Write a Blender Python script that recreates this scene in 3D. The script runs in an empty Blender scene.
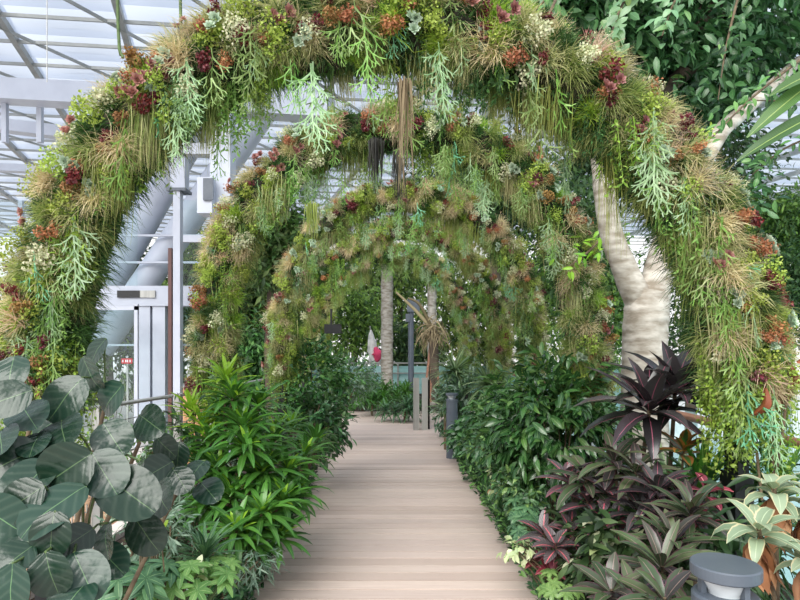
import bpy, math, random
import numpy as np
from mathutils import Vector, Matrix

# ------------------------------------------------------------------ camera, sky, sun, exposure
scn = bpy.context.scene
COL = scn.collection
CAMZ = 1.6
cam_d = bpy.data.cameras.new('camera'); cam = bpy.data.objects.new('camera', cam_d); COL.objects.link(cam)
cam.location = (0, 0, CAMZ); cam.rotation_euler = (math.pi/2, 0, 0)
cam_d.sensor_width = 36; cam_d.lens = 27.0; cam_d.shift_y = 45/800; cam_d.clip_end = 400
scn.camera = cam
world = bpy.data.worlds.new('sky'); scn.world = world; world.use_nodes = True
wn = world.node_tree.nodes; wl = world.node_tree.links; wn.clear()
w_out = wn.new('ShaderNodeOutputWorld'); w_bg = wn.new('ShaderNodeBackground')
w_tc = wn.new('ShaderNodeTexCoord'); w_sep = wn.new('ShaderNodeSeparateXYZ'); w_rmp = wn.new('ShaderNodeValToRGB')
w_rmp.color_ramp.elements[0].position = 0.0; w_rmp.color_ramp.elements[0].color = (1.0, 1.0, 1.0, 1)
w_rmp.color_ramp.elements[1].position = 0.7; w_rmp.color_ramp.elements[1].color = (0.86, 0.92, 1.0, 1)
wl.new(w_tc.outputs['Generated'], w_sep.inputs[0]); wl.new(w_sep.outputs['Z'], w_rmp.inputs[0])
wl.new(w_rmp.outputs[0], w_bg.inputs[0]); w_bg.inputs[1].default_value = 0.92
wl.new(w_bg.outputs[0], w_out.inputs[0])
sun_d = bpy.data.lights.new('sun', 'SUN'); sun = bpy.data.objects.new('sun', sun_d); COL.objects.link(sun)
sun_d.energy = 4.0; sun_d.angle = math.radians(50); sun_d.color = (1.0, 0.97, 0.92)
sun.rotation_euler = (math.radians(46), math.radians(-20), 0)
scn.view_settings.view_transform = 'Standard'; scn.view_settings.look = 'None'
scn.view_settings.gamma = 1; scn.view_settings.use_curve_mapping = False
scn.view_settings.exposure = 0.45
scn.cycles.max_bounces = 8; scn.cycles.diffuse_bounces = 4; scn.cycles.transparent_max_bounces = 16
scn.cycles.transmission_bounces = 6; scn.cycles.glossy_bounces = 3
scn.cycles.use_denoising = True

R = np.random.default_rng(7)
random.seed(7)
def P(px, py, d):                       # a point of the place at depth d
    return np.array([(px-400)/600*d, d, CAMZ+(345-py)/600*d])

# ------------------------------------------------------------------ mesh collecting
def unit(a):
    a = np.asarray(a, float); return a/np.maximum(np.linalg.norm(a, axis=-1, keepdims=True), 1e-9)
class MB:
    def __init__(s): s.V=[]; s.F=[]; s.UV=[]; s.M=[]; s.n=0
    def add(s, v, f, uv=None, m=0):
        v=np.asarray(v,float).reshape(-1,3); f=np.asarray(f,int)
        s.V.append(v); s.F.append(f+s.n); s.n+=len(v)
        s.UV.append(np.zeros((len(v),2)) if uv is None else np.asarray(uv,float).reshape(-1,2))
        s.M.append(np.full(len(f), m, int)); return s
    def merge(s, o, mat=None, m=None):
        for v,f,uv,mm in zip(o.V,o.F,o.UV,o.M):
            v2=v if mat is None else v@np.array(mat.to_3x3()).T+np.array(mat.translation)
            pass
    def mesh(s, name, mats, smooth=True, origin=(0,0,0)):
        me=bpy.data.meshes.new(name)
        V=np.concatenate(s.V)-np.asarray(origin,float); F=np.concatenate(s.F); UV=np.concatenate(s.UV); M=np.concatenate(s.M)
        me.vertices.add(len(V)); me.vertices.foreach_set('co', V.ravel())
        me.loops.add(F.size); me.loops.foreach_set('vertex_index', F.ravel())
        me.polygons.add(len(F)); me.polygons.foreach_set('loop_start', np.arange(0,F.size,4))
        try: me.polygons.foreach_set('loop_total', np.full(len(F),4))
        except Exception: pass
        me.polygons.foreach_set('material_index', M)
        me.polygons.foreach_set('use_smooth', np.full(len(F), smooth))
        uvl=me.uv_layers.new(name='UVMap'); uvl.data.foreach_set('uv', UV[F.ravel()].ravel())
        for m in (mats if isinstance(mats,(list,tuple)) else [mats]): me.materials.append(m)
        me.update(calc_edges=True); return me

PROF = {'lance':lambda t: np.sin(np.pi*np.clip(t*0.93+0.05,0,1))**0.8,
        'blade':lambda t: np.clip(1-t**3,0.02,1)*np.clip(0.45+t*3,0,1),
        'round':lambda t: np.sqrt(np.clip(1-(2*np.clip(t*0.97+0.015,0,1)-1)**2,0.0,1)),
        'ovate':lambda t: np.sin(np.pi*np.clip(t,0.0,1)**0.72)**0.75+0.01,
        'hair':lambda t: 1-0.85*t,
        'strip':lambda t: 1-0.45*t}
def leaves(mb, base, dirs, nrm, L, W, nseg=4, prof='lance', droop=0.5, fold=0.25, cols=3, m=0, wave=0.0, twist=0.0):
    base=np.atleast_2d(base).astype(float); N=len(base)
    D=unit(np.broadcast_to(dirs,(N,3))); U=np.broadcast_to(nrm,(N,3)).astype(float)
    U=unit(U-(U*D).sum(1,keepdims=True)*D+1e-6)
    L=np.broadcast_to(L,(N,)).astype(float); W=np.broadcast_to(W,(N,)).astype(float); dr=np.broadcast_to(droop,(N,)).astype(float)
    t=np.linspace(0,1,nseg+1); th=dr[:,None]*(t[None]**1.2)
    tang=D[:,None]*np.cos(th)[...,None]-U[:,None]*np.sin(th)[...,None]
    nor=U[:,None]*np.cos(th)[...,None]+D[:,None]*np.sin(th)[...,None]
    seg=(tang[:,1:]+tang[:,:-1])/2*(L[:,None,None]/nseg)
    c=np.concatenate([np.zeros((N,1,3)),np.cumsum(seg,1)],1)+base[:,None]
    S=np.cross(D,U)[:,None]
    w=PROF[prof](t)[None]*W[:,None]*0.5
    if wave: c=c+nor*(np.sin(t*9+R.random((N,1))*6)*wave*L[:,None])[...,None]
    us=np.linspace(-1,1,cols)
    v=np.stack([c+S*(w*u)[...,None]+nor*(abs(u)*w*fold)[...,None] for u in us],2)   # N,nseg+1,cols,3
    uv=np.zeros((N,nseg+1,cols,2)); uv[...,0]=(us[None,None]+1)/2; uv[...,1]=t[None,:,None]
    idx=np.arange(N*(nseg+1)*cols).reshape(N,nseg+1,cols)
    f=np.stack([idx[:,:-1,:-1],idx[:,:-1,1:],idx[:,1:,1:],idx[:,1:,:-1]],-1).reshape(-1,4)
    mb.add(v,f,uv,m)
def hairs(mb, base, dirs, L, W, grav=0.5, nseg=4, m=0, wig=0.08):
    # thin strands pulled down by their own weight
    base=np.atleast_2d(base).astype(float); N=len(base); D=unit(np.broadcast_to(dirs,(N,3)))
    L=np.broadcast_to(L,(N,)); g=np.broadcast_to(grav,(N,))
    pts=[base]; d=D.copy()
    for k in range(nseg):
        pts.append(pts[-1]+d*(L/nseg)[:,None])
        d=unit(d+np.array([0,0,-1])*g[:,None]/nseg*1.6+R.normal(0,wig,(N,3)))
    c=np.stack(pts,1); S=unit(np.cross(D,R.normal(0,1,(N,3))+np.array([0,1e-3,0])))[:,None]
    t=np.linspace(0,1,nseg+1); w=(np.broadcast_to(W,(N,))[:,None]*PROF['hair'](t)[None]*0.5)[...,None]
    v=np.stack([c-S*w,c+S*w],2); uv=np.zeros((N,nseg+1,2,2)); uv[...,0]=[0,1]; uv[...,1]=t[None,:,None]
    idx=np.arange(N*(nseg+1)*2).reshape(N,nseg+1,2)
    f=np.stack([idx[:,:-1,0],idx[:,:-1,1],idx[:,1:,1],idx[:,1:,0]],-1).reshape(-1,4)
    mb.add(v,f,uv,m)
def tube(mb, pts, rad, n=10, m=0, cap=True, lump=0.0):
    pts=np.asarray(pts,float); K=len(pts); rad=np.broadcast_to(rad,(K,)).astype(float)
    T=unit(np.gradient(pts,axis=0)); ref=np.array([0,0,1.0]) if abs(T[0,2])<0.9 else np.array([0,1.0,0])
    A=unit(np.cross(T[0],ref)); As=[]
    for k in range(K):
        A=unit(A-(A@T[k])*T[k]); As.append(A)
    A=np.array(As); B=np.cross(T,A); a=np.linspace(0,2*np.pi,n,endpoint=False)
    rr=rad[:,None]*(1+lump*R.normal(0,1,(K,n)))
    v=pts[:,None]+rr[...,None]*(A[:,None]*np.cos(a)[None,:,None]+B[:,None]*np.sin(a)[None,:,None])
    idx=np.arange(K*n).reshape(K,n)
    f=np.stack([idx[:-1],np.roll(idx,-1,1)[:-1],np.roll(idx,-1,1)[1:],idx[1:]],-1).reshape(-1,4)
    uv=np.zeros((K,n,2)); uv[...,0]=a/6.283; uv[...,1]=np.linspace(0,1,K)[:,None]
    mb.add(v,f,uv,m)
    if cap:
        for e in (0,K-1):
            c=pts[e]; ring=v[e]; vv=np.concatenate([ring,[c]]); 
            ff=[[i,(i+1)%n,n,n] for i in range(0)] 
            ff=[[i,(i+1)%n,(i+2)%n,n] for i in range(0,n,2)]
            mb.add(vv,ff,None,m)
def box(mb, lo, hi, m=0, rot=None, bev=0.0):
    lo=np.array(lo,float); hi=np.array(hi,float)
    v=np.array([[x,y,z] for x in (lo[0],hi[0]) for y in (lo[1],hi[1]) for z in (lo[2],hi[2])])
    if rot is not None:
        c=(lo+hi)/2; v=(v-c)@np.array(rot).T+c
    f=[[0,1,3,2],[4,6,7,5],[0,4,5,1],[2,3,7,6],[0,2,6,4],[1,5,7,3]]
    mb.add(v,f,None,m)
def bar(mb, a, b, w, h, m=0):          # square bar between two points
    a=np.array(a,float); b=np.array(b,float); T=unit(b-a); up=np.array([0,0,1.0]) if abs(T[2])<0.95 else np.array([0,1.0,0])
    S=unit(np.cross(T,up)); U=np.cross(S,T)
    v=[p+S*sx*w/2+U*sz*h/2 for p in (a,b) for sx in (-1,1) for sz in (-1,1)]
    mb.add(v,[[0,1,3,2],[4,6,7,5],[0,4,5,1],[2,3,7,6],[0,2,6,4],[1,5,7,3]],None,m)
def lathe(mb, prof, n=32, c=(0,0,0), m=0):
    prof=np.array(prof,float); a=np.linspace(0,2*np.pi,n,endpoint=False); K=len(prof)
    v=np.stack([prof[:,None,0]*np.cos(a)+c[0],prof[:,None,0]*np.sin(a)+c[1],np.repeat(prof[:,1:2],n,1)+c[2]],-1)
    idx=np.arange(K*n).reshape(K,n)
    f=np.stack([idx[:-1],np.roll(idx,-1,1)[:-1],np.roll(idx,-1,1)[1:],idx[1:]],-1).reshape(-1,4)
    mb.add(v,f,None,m)
def rnd_dirs(n, lo=-1.0):
    z=R.uniform(lo,1,n); a=R.uniform(0,2*np.pi,n); s=np.sqrt(1-z*z); return np.stack([s*np.cos(a),s*np.sin(a),z],1)
def smooth_path(pts, k=6):
    pts=np.asarray(pts,float); n=len(pts); out=[]
    for i in range(n-1):
        p0=pts[max(i-1,0)]; p1=pts[i]; p2=pts[i+1]; p3=pts[min(i+2,n-1)]
        for t in np.linspace(0,1,k,endpoint=False):
            out.append(0.5*((2*p1)+(-p0+p2)*t+(2*p0-5*p1+4*p2-p3)*t*t+(-p0+3*p1-3*p2+p3)*t**3))
    out.append(pts[-1]); return np.array(out)

# ------------------------------------------------------------------ materials
def newmat(name):
    m=bpy.data.materials.new(name); m.use_nodes=True; nt=m.node_tree
    for n in list(nt.nodes): nt.nodes.remove(n)
    return m, nt, nt.nodes.new('ShaderNodeOutputMaterial')
def srgb(c):
    return tuple(((x/255)/12.92 if x/255<=0.04045 else ((x/255+0.055)/1.055)**2.4) for x in c)+(1,)
def mathn(nt, op, a, b=None, c=None, clamp=False):
    n=nt.nodes.new('ShaderNodeMath'); n.operation=op; n.use_clamp=clamp
    for i,x in enumerate((a,b,c)):
        if x is None: continue
        if isinstance(x,(int,float)): n.inputs[i].default_value=x
        else: nt.links.new(x,n.inputs[i])
    return n.outputs[0]
def mixc(nt, fac, a, b, mode='MIX'):
    n=nt.nodes.new('ShaderNodeMix'); n.data_type='RGBA'; n.blend_type=mode
    for i,x in ((0,fac),(6,a),(7,b)):
        if isinstance(x,(int,float)): n.inputs[i].default_value=x
        elif isinstance(x,tuple): n.inputs[i].default_value=x
        else: nt.links.new(x,n.inputs[i])
    return n.outputs[2]
def leafmat(name, cols, rough=0.45, trans=0.3, rib=None, ribw=0.04, margin=None, mw=0.38, veins=0.0, vein_f=22, tip=None, base=None, bump=0.0, spec=0.5, vjit=0.35, crinkle=0.0):
    m,nt,out=newmat(name); L=nt.links
    geo=nt.nodes.new('ShaderNodeNewGeometry'); rp=nt.nodes.new('ShaderNodeValToRGB'); rp.color_ramp.interpolation='LINEAR'
    e=rp.color_ramp.elements
    while len(e)<len(cols): e.new(0.5)
    for i,c in enumerate(cols): e[i].position=i/max(1,len(cols)-1); e[i].color=srgb(c)
    L.new(geo.outputs['Random Per Island'],rp.inputs[0]); col=rp.outputs[0]
    uvn=nt.nodes.new('ShaderNodeUVMap'); sp=nt.nodes.new('ShaderNodeSeparateXYZ'); L.new(uvn.outputs[0],sp.inputs[0])
    au=mathn(nt,'MULTIPLY',mathn(nt,'ABSOLUTE',mathn(nt,'SUBTRACT',sp.outputs[0],0.5)),2.0)
    bumpsrc=None
    if veins:
        ph=mathn(nt,'SUBTRACT',mathn(nt,'MULTIPLY',sp.outputs[1],vein_f),mathn(nt,'MULTIPLY',au,vein_f*0.3))
        s=mathn(nt,'POWER',mathn(nt,'ABSOLUTE',mathn(nt,'SINE',ph)),6.0); bumpsrc=s
        lt=mixc(nt,0.5,col,(0.62,0.75,0.55,1)); col=mixc(nt,mathn(nt,'MULTIPLY',s,veins),col,lt)
    if margin is not None:
        nz=nt.nodes.new('ShaderNodeTexNoise'); nz.inputs['Scale'].default_value=14; 
        f=mathn(nt,'GREATER_THAN',mathn(nt,'ADD',au,mathn(nt,'MULTIPLY',mathn(nt,'SUBTRACT',nz.outputs[0],0.5),0.5)),mw*2)
        col=mixc(nt,f,col,srgb(margin))
    if tip is not None: col=mixc(nt,mathn(nt,'MULTIPLY',mathn(nt,'POWER',sp.outputs[1],2.0),0.9),col,srgb(tip))
    if base is not None: col=mixc(nt,mathn(nt,'SUBTRACT',0.7,sp.outputs[1],None,True),col,srgb(base))
    if rib is not None: col=mixc(nt,mathn(nt,'LESS_THAN',au,ribw*2),col,srgb(rib))
    oi=nt.nodes.new('ShaderNodeObjectInfo'); hs=nt.nodes.new('ShaderNodeHueSaturation')
    L.new(mathn(nt,'ADD',1-vjit/2,mathn(nt,'MULTIPLY',oi.outputs['Random'],vjit)),hs.inputs['Value'])
    L.new(mathn(nt,'ADD',0.487,mathn(nt,'MULTIPLY',oi.outputs['Random'],0.026)),hs.inputs['Hue'])
    L.new(col,hs.inputs['Color']); col=hs.outputs[0]
    b=nt.nodes.new('ShaderNodeBsdfPrincipled'); L.new(col,b.inputs['Base Color']); b.inputs['Roughness'].default_value=rough
    b.inputs['Specular IOR Level'].default_value=spec
    if bumpsrc is not None and bump:
        bm=nt.nodes.new('ShaderNodeBump'); bm.inputs['Strength'].default_value=bump; bm.inputs['Distance'].default_value=0.003; bm.invert=True
        L.new(bumpsrc,bm.inputs['Height']); L.new(bm.outputs[0],b.inputs['Normal'])
    if crinkle:
        tc_=nt.nodes.new('ShaderNodeTexCoord'); n_=nt.nodes.new('ShaderNodeTexNoise'); n_.inputs['Scale'].default_value=26; n_.inputs['Detail'].default_value=2; L.new(tc_.outputs['Object'],n_.inputs['Vector'])
        bm=nt.nodes.new('ShaderNodeBump'); bm.inputs['Strength'].default_value=crinkle; bm.inputs['Distance'].default_value=0.01
        L.new(mathn(nt,'SUBTRACT',n_.outputs[0],mathn(nt,'MULTIPLY',bumpsrc,0.12) if bumpsrc is not None else 0.0),bm.inputs['Height']); L.new(bm.outputs[0],b.inputs['Normal'])
    tr=nt.nodes.new('ShaderNodeBsdfTranslucent'); L.new(mixc(nt,0.5,col,(1.0,1.0,0.6,1),'MULTIPLY'),tr.inputs[0])
    mx=nt.nodes.new('ShaderNodeMixShader'); mx.inputs[0].default_value=trans
    L.new(b.outputs[0],mx.inputs[1]); L.new(tr.outputs[0],mx.inputs[2]); L.new(mx.outputs[0],out.inputs[0])
    return m
def pmat(name, c, rough=0.5, metal=0.0, c2=None, scale=8.0, bump=0.0, stretch=(1,1,1), detail=4, spec=0.5):
    m,nt,out=newmat(name); L=nt.links; b=nt.nodes.new('ShaderNodeBsdfPrincipled')
    b.inputs['Roughness'].default_value=rough; b.inputs['Metallic'].default_value=metal; b.inputs['Specular IOR Level'].default_value=spec
    tc=nt.nodes.new('ShaderNodeTexCoord'); mp=nt.nodes.new('ShaderNodeMapping'); mp.inputs['Scale'].default_value=stretch
    L.new(tc.outputs['Object'],mp.inputs[0]); nz=nt.nodes.new('ShaderNodeTexNoise'); nz.inputs['Scale'].default_value=scale; nz.inputs['Detail'].default_value=detail
    L.new(mp.outputs[0],nz.inputs['Vector'])
    if c2 is None: c2=tuple(min(255,x*0.9) for x in c)
    rp=nt.nodes.new('ShaderNodeValToRGB'); rp.color_ramp.elements[0].position=0.35; rp.color_ramp.elements[1].position=0.65
    rp.color_ramp.elements[0].color=srgb(c2); rp.color_ramp.elements[1].color=srgb(c)
    L.new(nz.outputs[0],rp.inputs[0]); L.new(rp.outputs[0],b.inputs['Base Color'])
    if bump:
        bm=nt.nodes.new('ShaderNodeBump'); bm.inputs['Strength'].default_value=bump; bm.inputs['Distance'].default_value=0.02
        L.new(nz.outputs[0],bm.inputs['Height']); L.new(bm.outputs[0],b.inputs['Normal'])
    L.new(b.outputs[0],out.inputs[0]); return m
def glassmat(name, tint, refl=0.12, rough=0.02):
    m,nt,out=newmat(name); L=nt.links
    t=nt.nodes.new('ShaderNodeBsdfTransparent'); t.inputs[0].default_value=tint
    g=nt.nodes.new('ShaderNodeBsdfGlossy'); g.inputs['Roughness'].default_value=rough
    mx=nt.nodes.new('ShaderNodeMixShader'); mx.inputs[0].default_value=refl
    L.new(t.outputs[0],mx.inputs[1]); L.new(g.outputs[0],mx.inputs[2]); L.new(mx.outputs[0],out.inputs[0]); return m

M={}
M['steel_white']=pmat('white painted steel',(184,190,203),0.35,0,(174,180,194),2)
M['steel_grey']=pmat('grey steel',(150,152,150),0.5,0,(135,138,136),3)
M['steel_dark']=pmat('dark grey steel',(84,92,102),0.4,0.0,(72,80,92),6)
M['black_metal']=pmat('black metal',(26,27,30),0.4,0.0,(18,19,21),20)
M['silver']=pmat('brushed steel',(176,176,172),0.35,0.6,(150,150,146),10,0,(1,1,0.05))
M['soil']=pmat('soil',(62,46,34),0.9,0,(30,22,17),9,0.8,detail=8)
M['mulch']=pmat('leaf mulch',(196,160,128),0.9,0,(120,86,62),14,0.8,detail=9)
M['bark']=pmat('pale bark',(200,194,184),0.85,0,(140,130,116),6,0.5,(1,1,2.6),detail=9)
M['bark_dark']=pmat('dark bark',(96,84,70),0.9,0,(56,46,38),7,0.6,(1,1,0.4),detail=8)
M['stem']=pmat('woody stem',(108,92,70),0.8,0,(74,60,44),20)
M['stem_green']=pmat('green stem',(88,110,62),0.7,0,(64,84,46),20)
M['rail_wood']=pmat('brown handrail wood',(150,108,86),0.45,0,(120,82,64),5,0,(8,1,8))
M['light_floor']=pmat('pale floor',(214,204,198),0.6,0,(200,190,184),3)
M['board_wood']=pmat('oak board',(196,150,112),0.6,0,(158,112,78),4,0,(10,1,1))
M['dark_red']=pmat('dark red brown steel',(92,58,54),0.5)
M['moss']=pmat('shade darkened moss',(46,46,26),0.95,0,(20,18,12),16,1.0,detail=8)  # moss tone darkened so the gaps between tufts carry painted shade
M['glass']=glassmat('clear glass',(0.94,0.98,0.98,1),0.03)
M['lens']=glassmat('lamp lens',(0.78,0.82,0.84,1),0.25,0.15)
M['lens_white']=pmat('frosted lens',(206,212,216),0.25); M['teal_glass']=pmat('teal glass',(140,190,186),0.25,0,(176,214,210),1.2,0,(1,1,3))
M['red_sign']=pmat('red sign',(196,40,52),0.5); M['white']=pmat('white paint',(235,235,235),0.5)
M['pink']=pmat('pink cloth',(226,70,110),0.8); M['cloth']=pmat('white cloth',(230,226,220),0.8)
M['aqua']=pmat('aqua pool water',(196,222,224),0.08,0,(166,208,210),0.6)

# leaf materials
G=leafmat
M['l_round']=G('broad dark leaf',[(16,36,28),(26,50,38),(20,42,32),(38,68,52),(14,30,26)],0.27,0.08,rib=(84,112,76),ribw=0.010,veins=0.045,vein_f=16,bump=0.0,crinkle=0.32,spec=0.5,vjit=0.6)
M['l_round_y']=G('broad yellow leaf',[(150,190,40),(110,150,50)],0.35,0.3,rib=(190,200,120),ribw=0.02,veins=0.3)
M['l_cord']=G('long green leaf',[(36,72,32),(56,106,42),(78,132,50),(44,88,40)],0.32,0.22,rib=(110,150,84),ribw=0.03,base=(96,150,60))
M['l_cord_y']=G('young yellow green leaf',[(128,184,46),(158,208,64),(104,164,44)],0.35,0.35,rib=(170,200,90),ribw=0.03)
M['l_ficus']=G('glossy green leaf',[(34,72,36),(52,98,50),(70,120,60),(38,78,44),(58,104,56)],0.26,0.22,rib=(120,156,100),ribw=0.03,spec=0.65)
M['l_ficus_lt']=G('light bush leaf',[(70,116,58),(96,146,70),(56,96,52),(118,160,88)],0.35,0.3,rib=(150,180,120),ribw=0.03)
M['l_grey']=G('silver green leaf',[(110,138,116),(136,160,140),(84,112,92),(150,172,150)],0.5,0.25)
M['l_purple']=G('dark purple leaf',[(38,36,38),(58,50,54),(72,70,70),(34,34,34),(52,58,50)],0.26,0.10,rib=(150,84,100),ribw=0.025,spec=0.6)
M['l_purpleg']=G('purple green leaf',[(52,68,50),(74,92,60),(50,42,50),(98,110,76),(44,54,44)],0.27,0.14,rib=(130,110,104),ribw=0.03,margin=(86,56,66),mw=0.44)
M['l_croton']=G('croton leaf',[(62,54,60),(84,70,76),(66,60,62),(110,74,84)],0.28,0.12,rib=(206,100,112),ribw=0.05,veins=0.2,vein_f=20)
M['l_pink']=G('pink leaf',[(112,40,58),(150,64,78),(88,32,46),(170,96,104)],0.4,0.2,rib=(226,150,150),ribw=0.04)
M['l_var']=G('cream edged leaf',[(126,146,118),(150,168,138),(108,130,104)],0.4,0.25,margin=(190,186,148),mw=0.41,rib=(176,194,160),ribw=0.03)
M['l_varp']=G('cream mottled leaf',[(206,214,170),(170,190,130),(226,228,196),(120,150,90)],0.45,0.3)
M['l_dead']=G('brown dead leaf',[(150,100,64),(176,124,84),(120,74,46),(190,146,106)],0.7,0.2)
M['l_rust']=G('rust curled leaf',[(132,66,40),(110,52,34),(150,84,52)],0.5,0.1)
M['l_orange']=G('bronze leaf',[(120,76,44),(168,112,54),(96,52,40)],0.35,0.15,rib=(60,90,40),ribw=0.2)
M['l_spiky']=G('spiky green leaf',[(58,110,42),(84,140,52),(44,88,38),(104,160,64)],0.38,0.3)
M['l_yucca']=G('yucca leaf',[(96,122,84),(130,152,106),(74,100,66),(156,172,126)],0.45,0.25)
M['l_sheff']=G('umbrella leaf',[(60,98,66),(84,124,84),(48,82,56),(104,144,98)],0.34,0.22,rib=(140,170,120),ribw=0.03)
M['l_shefl']=G('light umbrella leaf',[(104,146,76),(130,170,96),(84,128,66)],0.36,0.28,rib=(170,196,130),ribw=0.03)
M['l_canopy']=G('canopy leaf',[(34,64,38),(54,92,52),(78,118,70),(42,74,46)],0.35,0.25,rib=(100,130,84),ribw=0.03)
M['l_canopy_lt']=G('pale canopy leaf',[(112,158,116),(140,180,136),(96,142,92),(140,176,100)],0.32,0.32,rib=(150,180,140),ribw=0.025)
M['l_vine']=G('vine leaf',[(120,150,50),(146,174,66),(90,124,44),(164,186,90)],0.45,0.35)
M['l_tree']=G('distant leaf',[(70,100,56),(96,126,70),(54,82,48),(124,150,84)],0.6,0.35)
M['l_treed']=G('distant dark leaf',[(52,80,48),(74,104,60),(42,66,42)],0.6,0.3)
M['l_treey']=G('distant yellow green leaf',[(120,156,66),(150,182,86),(88,126,58),(170,196,110)],0.6,0.4)  # lighter yellow-green leaf tone, mixed through the crowns
M['l_banana']=G('large strap leaf',[(64,98,44),(80,116,52),(54,86,42)],0.4,0.35,rib=(150,170,100),ribw=0.03,veins=0.2,vein_f=60)
M['h_olive']=G('olive strands',[(156,162,100),(182,184,126),(120,130,72),(198,198,150),(138,146,86)],0.8,0.3,tip=(206,196,150))
M['h_beige']=G('beige strands',[(208,194,154),(228,214,178),(178,162,122),(192,178,142)],0.8,0.35,tip=(228,206,172))
M['h_pink']=G('pale pink strands',[(214,176,156),(226,200,180),(196,150,128)],0.8,0.35)
M['h_green']=G('green strands',[(112,138,62),(138,160,78),(88,116,52),(158,174,98)],0.75,0.35,tip=(170,172,110))
M['h_dgreen']=G('deep green needles',[(50,86,40),(68,108,52),(40,70,36),(90,128,64)],0.6,0.3)
M['h_grey']=G('grey dry strands',[(176,164,146),(150,138,120),(196,186,170)],0.85,0.25)
M['h_lime']=G('lime needles',[(140,176,56),(166,196,76),(112,150,50)],0.6,0.4)
M['h_moss']=G('trailing moss',[(136,148,70),(162,172,92),(110,124,56),(178,184,112)],0.85,0.35)
M['a_pale']=G('pale antler frond',[(150,184,136),(172,202,158),(128,166,112),(190,214,182)],0.5,0.3)
M['a_green']=G('green antler frond',[(122,168,74),(146,186,96),(102,148,64),(162,196,118)],0.5,0.35)
M['a_olive']=G('olive antler frond',[(126,154,88),(150,176,108),(104,134,70),(168,190,130)],0.55,0.3)
M['a_teal']=G('teal antler frond',[(92,160,118),(118,182,140),(78,140,100)],0.45,0.2)
M['f_red']=G('burgundy petals',[(92,28,38),(118,40,48),(70,22,30),(136,66,68)],0.5,0.15)
M['f_orange']=G('rust petals',[(160,96,62),(182,118,82),(132,80,54),(196,142,106)],0.65,0.25)
M['f_brown']=G('bronze petals',[(142,104,58),(166,128,76),(116,80,44)],0.7,0.25)
M['f_lime']=G('lime florets',[(146,170,60),(172,190,90),(118,146,52)],0.6,0.3)
M['f_cream']=G('cream florets',[(206,206,170),(180,190,150),(222,214,190),(160,176,130)],0.6,0.3)
M['s_blue']=G('blue succulent',[(138,164,140),(164,184,158),(116,144,118)],0.5,0.15,tip=(184,198,178))
M['s_pink']=G('pink succulent',[(150,96,96),(170,120,112),(126,80,84)],0.5,0.15)
M['rope']=G('dry rope strands',[(134,120,92),(158,144,112),(104,92,68)],0.9,0.1)
M['black_strand']=G('black strands',[(24,24,20),(40,40,30),(16,16,14)],0.7,0.0)
M['underg']=G('low mixed leaf',[(40,66,38),(60,92,50),(34,54,34),(84,112,66)],0.45,0.25)

# ------------------------------------------------------------------ objects
def link(name, me, parent=None, loc=(0,0,0)):
    o=bpy.data.objects.new(name, me); COL.objects.link(o)
    if parent: o.parent=parent
    o.location=loc; return o
def thing(name,label,cat,loc=(0,0,0),group=None):
    o=bpy.data.objects.new(name,None); COL.objects.link(o); o.location=[float(v) for v in loc]; o['label']=label; o['category']=cat
    o.empty_display_size=0.2
    if group: o['group']=group
    return o
def tag(o,label,cat,group=None,kind=None):
    if label: o['label']=label
    if cat: o['category']=cat
    if group: o['group']=group
    if kind: o['kind']=kind
    return o
def struct(name,mb,mats,label=None,smooth=False):
    o=link(name,mb.mesh(name,mats,smooth)); o['kind']='structure'
    if label: o['label']=label; 
    return o
def part(name,mb,mats,root,smooth=True,label=None,kind=None):
    o=link(name,mb.mesh(name,mats,smooth,origin=tuple(root.location)),root)
    if label: o['label']=label
    if kind: o['kind']=kind
    return o

# ------------------------------------------------------------------ SETTING
def path_x(y): return -0.05-0.018*(y-3)
LW,RW=-1.02,0.98
m,nt,out=newmat('weathered deck planks'); Lk=nt.links; b=nt.nodes.new('ShaderNodeBsdfPrincipled')
tc=nt.nodes.new('ShaderNodeTexCoord'); geo=nt.nodes.new('ShaderNodeNewGeometry')
rp=nt.nodes.new('ShaderNodeValToRGB'); e=rp.color_ramp.elements; e.new(0.4); e.new(0.7)
for i,c in enumerate([(176,158,148),(206,188,178),(190,174,166),(216,198,186)]): e[i].position=i/3; e[i].color=srgb(c)
Lk.new(geo.outputs['Random Per Island'],rp.inputs[0])
mp=nt.nodes.new('ShaderNodeMapping'); mp.inputs['Scale'].default_value=(1.2,26,1); Lk.new(tc.outputs['Object'],mp.inputs[0])
nz=nt.nodes.new('ShaderNodeTexNoise'); nz.inputs['Scale'].default_value=2.2; nz.inputs['Detail'].default_value=8; Lk.new(mp.outputs[0],nz.inputs['Vector'])
st=nt.nodes.new('ShaderNodeTexNoise'); st.inputs['Scale'].default_value=1.1; st.inputs['Detail'].default_value=3; Lk.new(tc.outputs['Object'],st.inputs['Vector'])
c1=mixc(nt,mathn(nt,'MULTIPLY',mathn(nt,'SUBTRACT',nz.outputs[0],0.3,None,True),1.3,None,True),rp.outputs[0],srgb((176,156,146)),'MIX')
c2=mixc(nt,mathn(nt,'MULTIPLY',mathn(nt,'SUBTRACT',st.outputs[0],0.45,None,True),1.2,None,True),c1,srgb((180,168,158)),'MIX')
Lk.new(c2,b.inputs['Base Color']); b.inputs['Roughness'].default_value=0.55
bm=nt.nodes.new('ShaderNodeBump'); bm.inputs['Strength'].default_value=0.3; bm.inputs['Distance'].default_value=0.01; Lk.new(nz.outputs[0],bm.inputs['Height']); Lk.new(bm.outputs[0],b.inputs['Normal'])
Lk.new(b.outputs[0],out.inputs[0]); M['deck']=m
mb=MB(); y=0.6; k=0
while y<14.4:
    cx=path_x(y); dz=R.normal(0,0.0012)
    box(mb,(cx+LW-(0.25 if y>12 else 0),y,-0.04),(cx+RW+(0.0 if y<12.6 else 1.6),y+0.131,0+dz)); y+=0.145; k+=1
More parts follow.
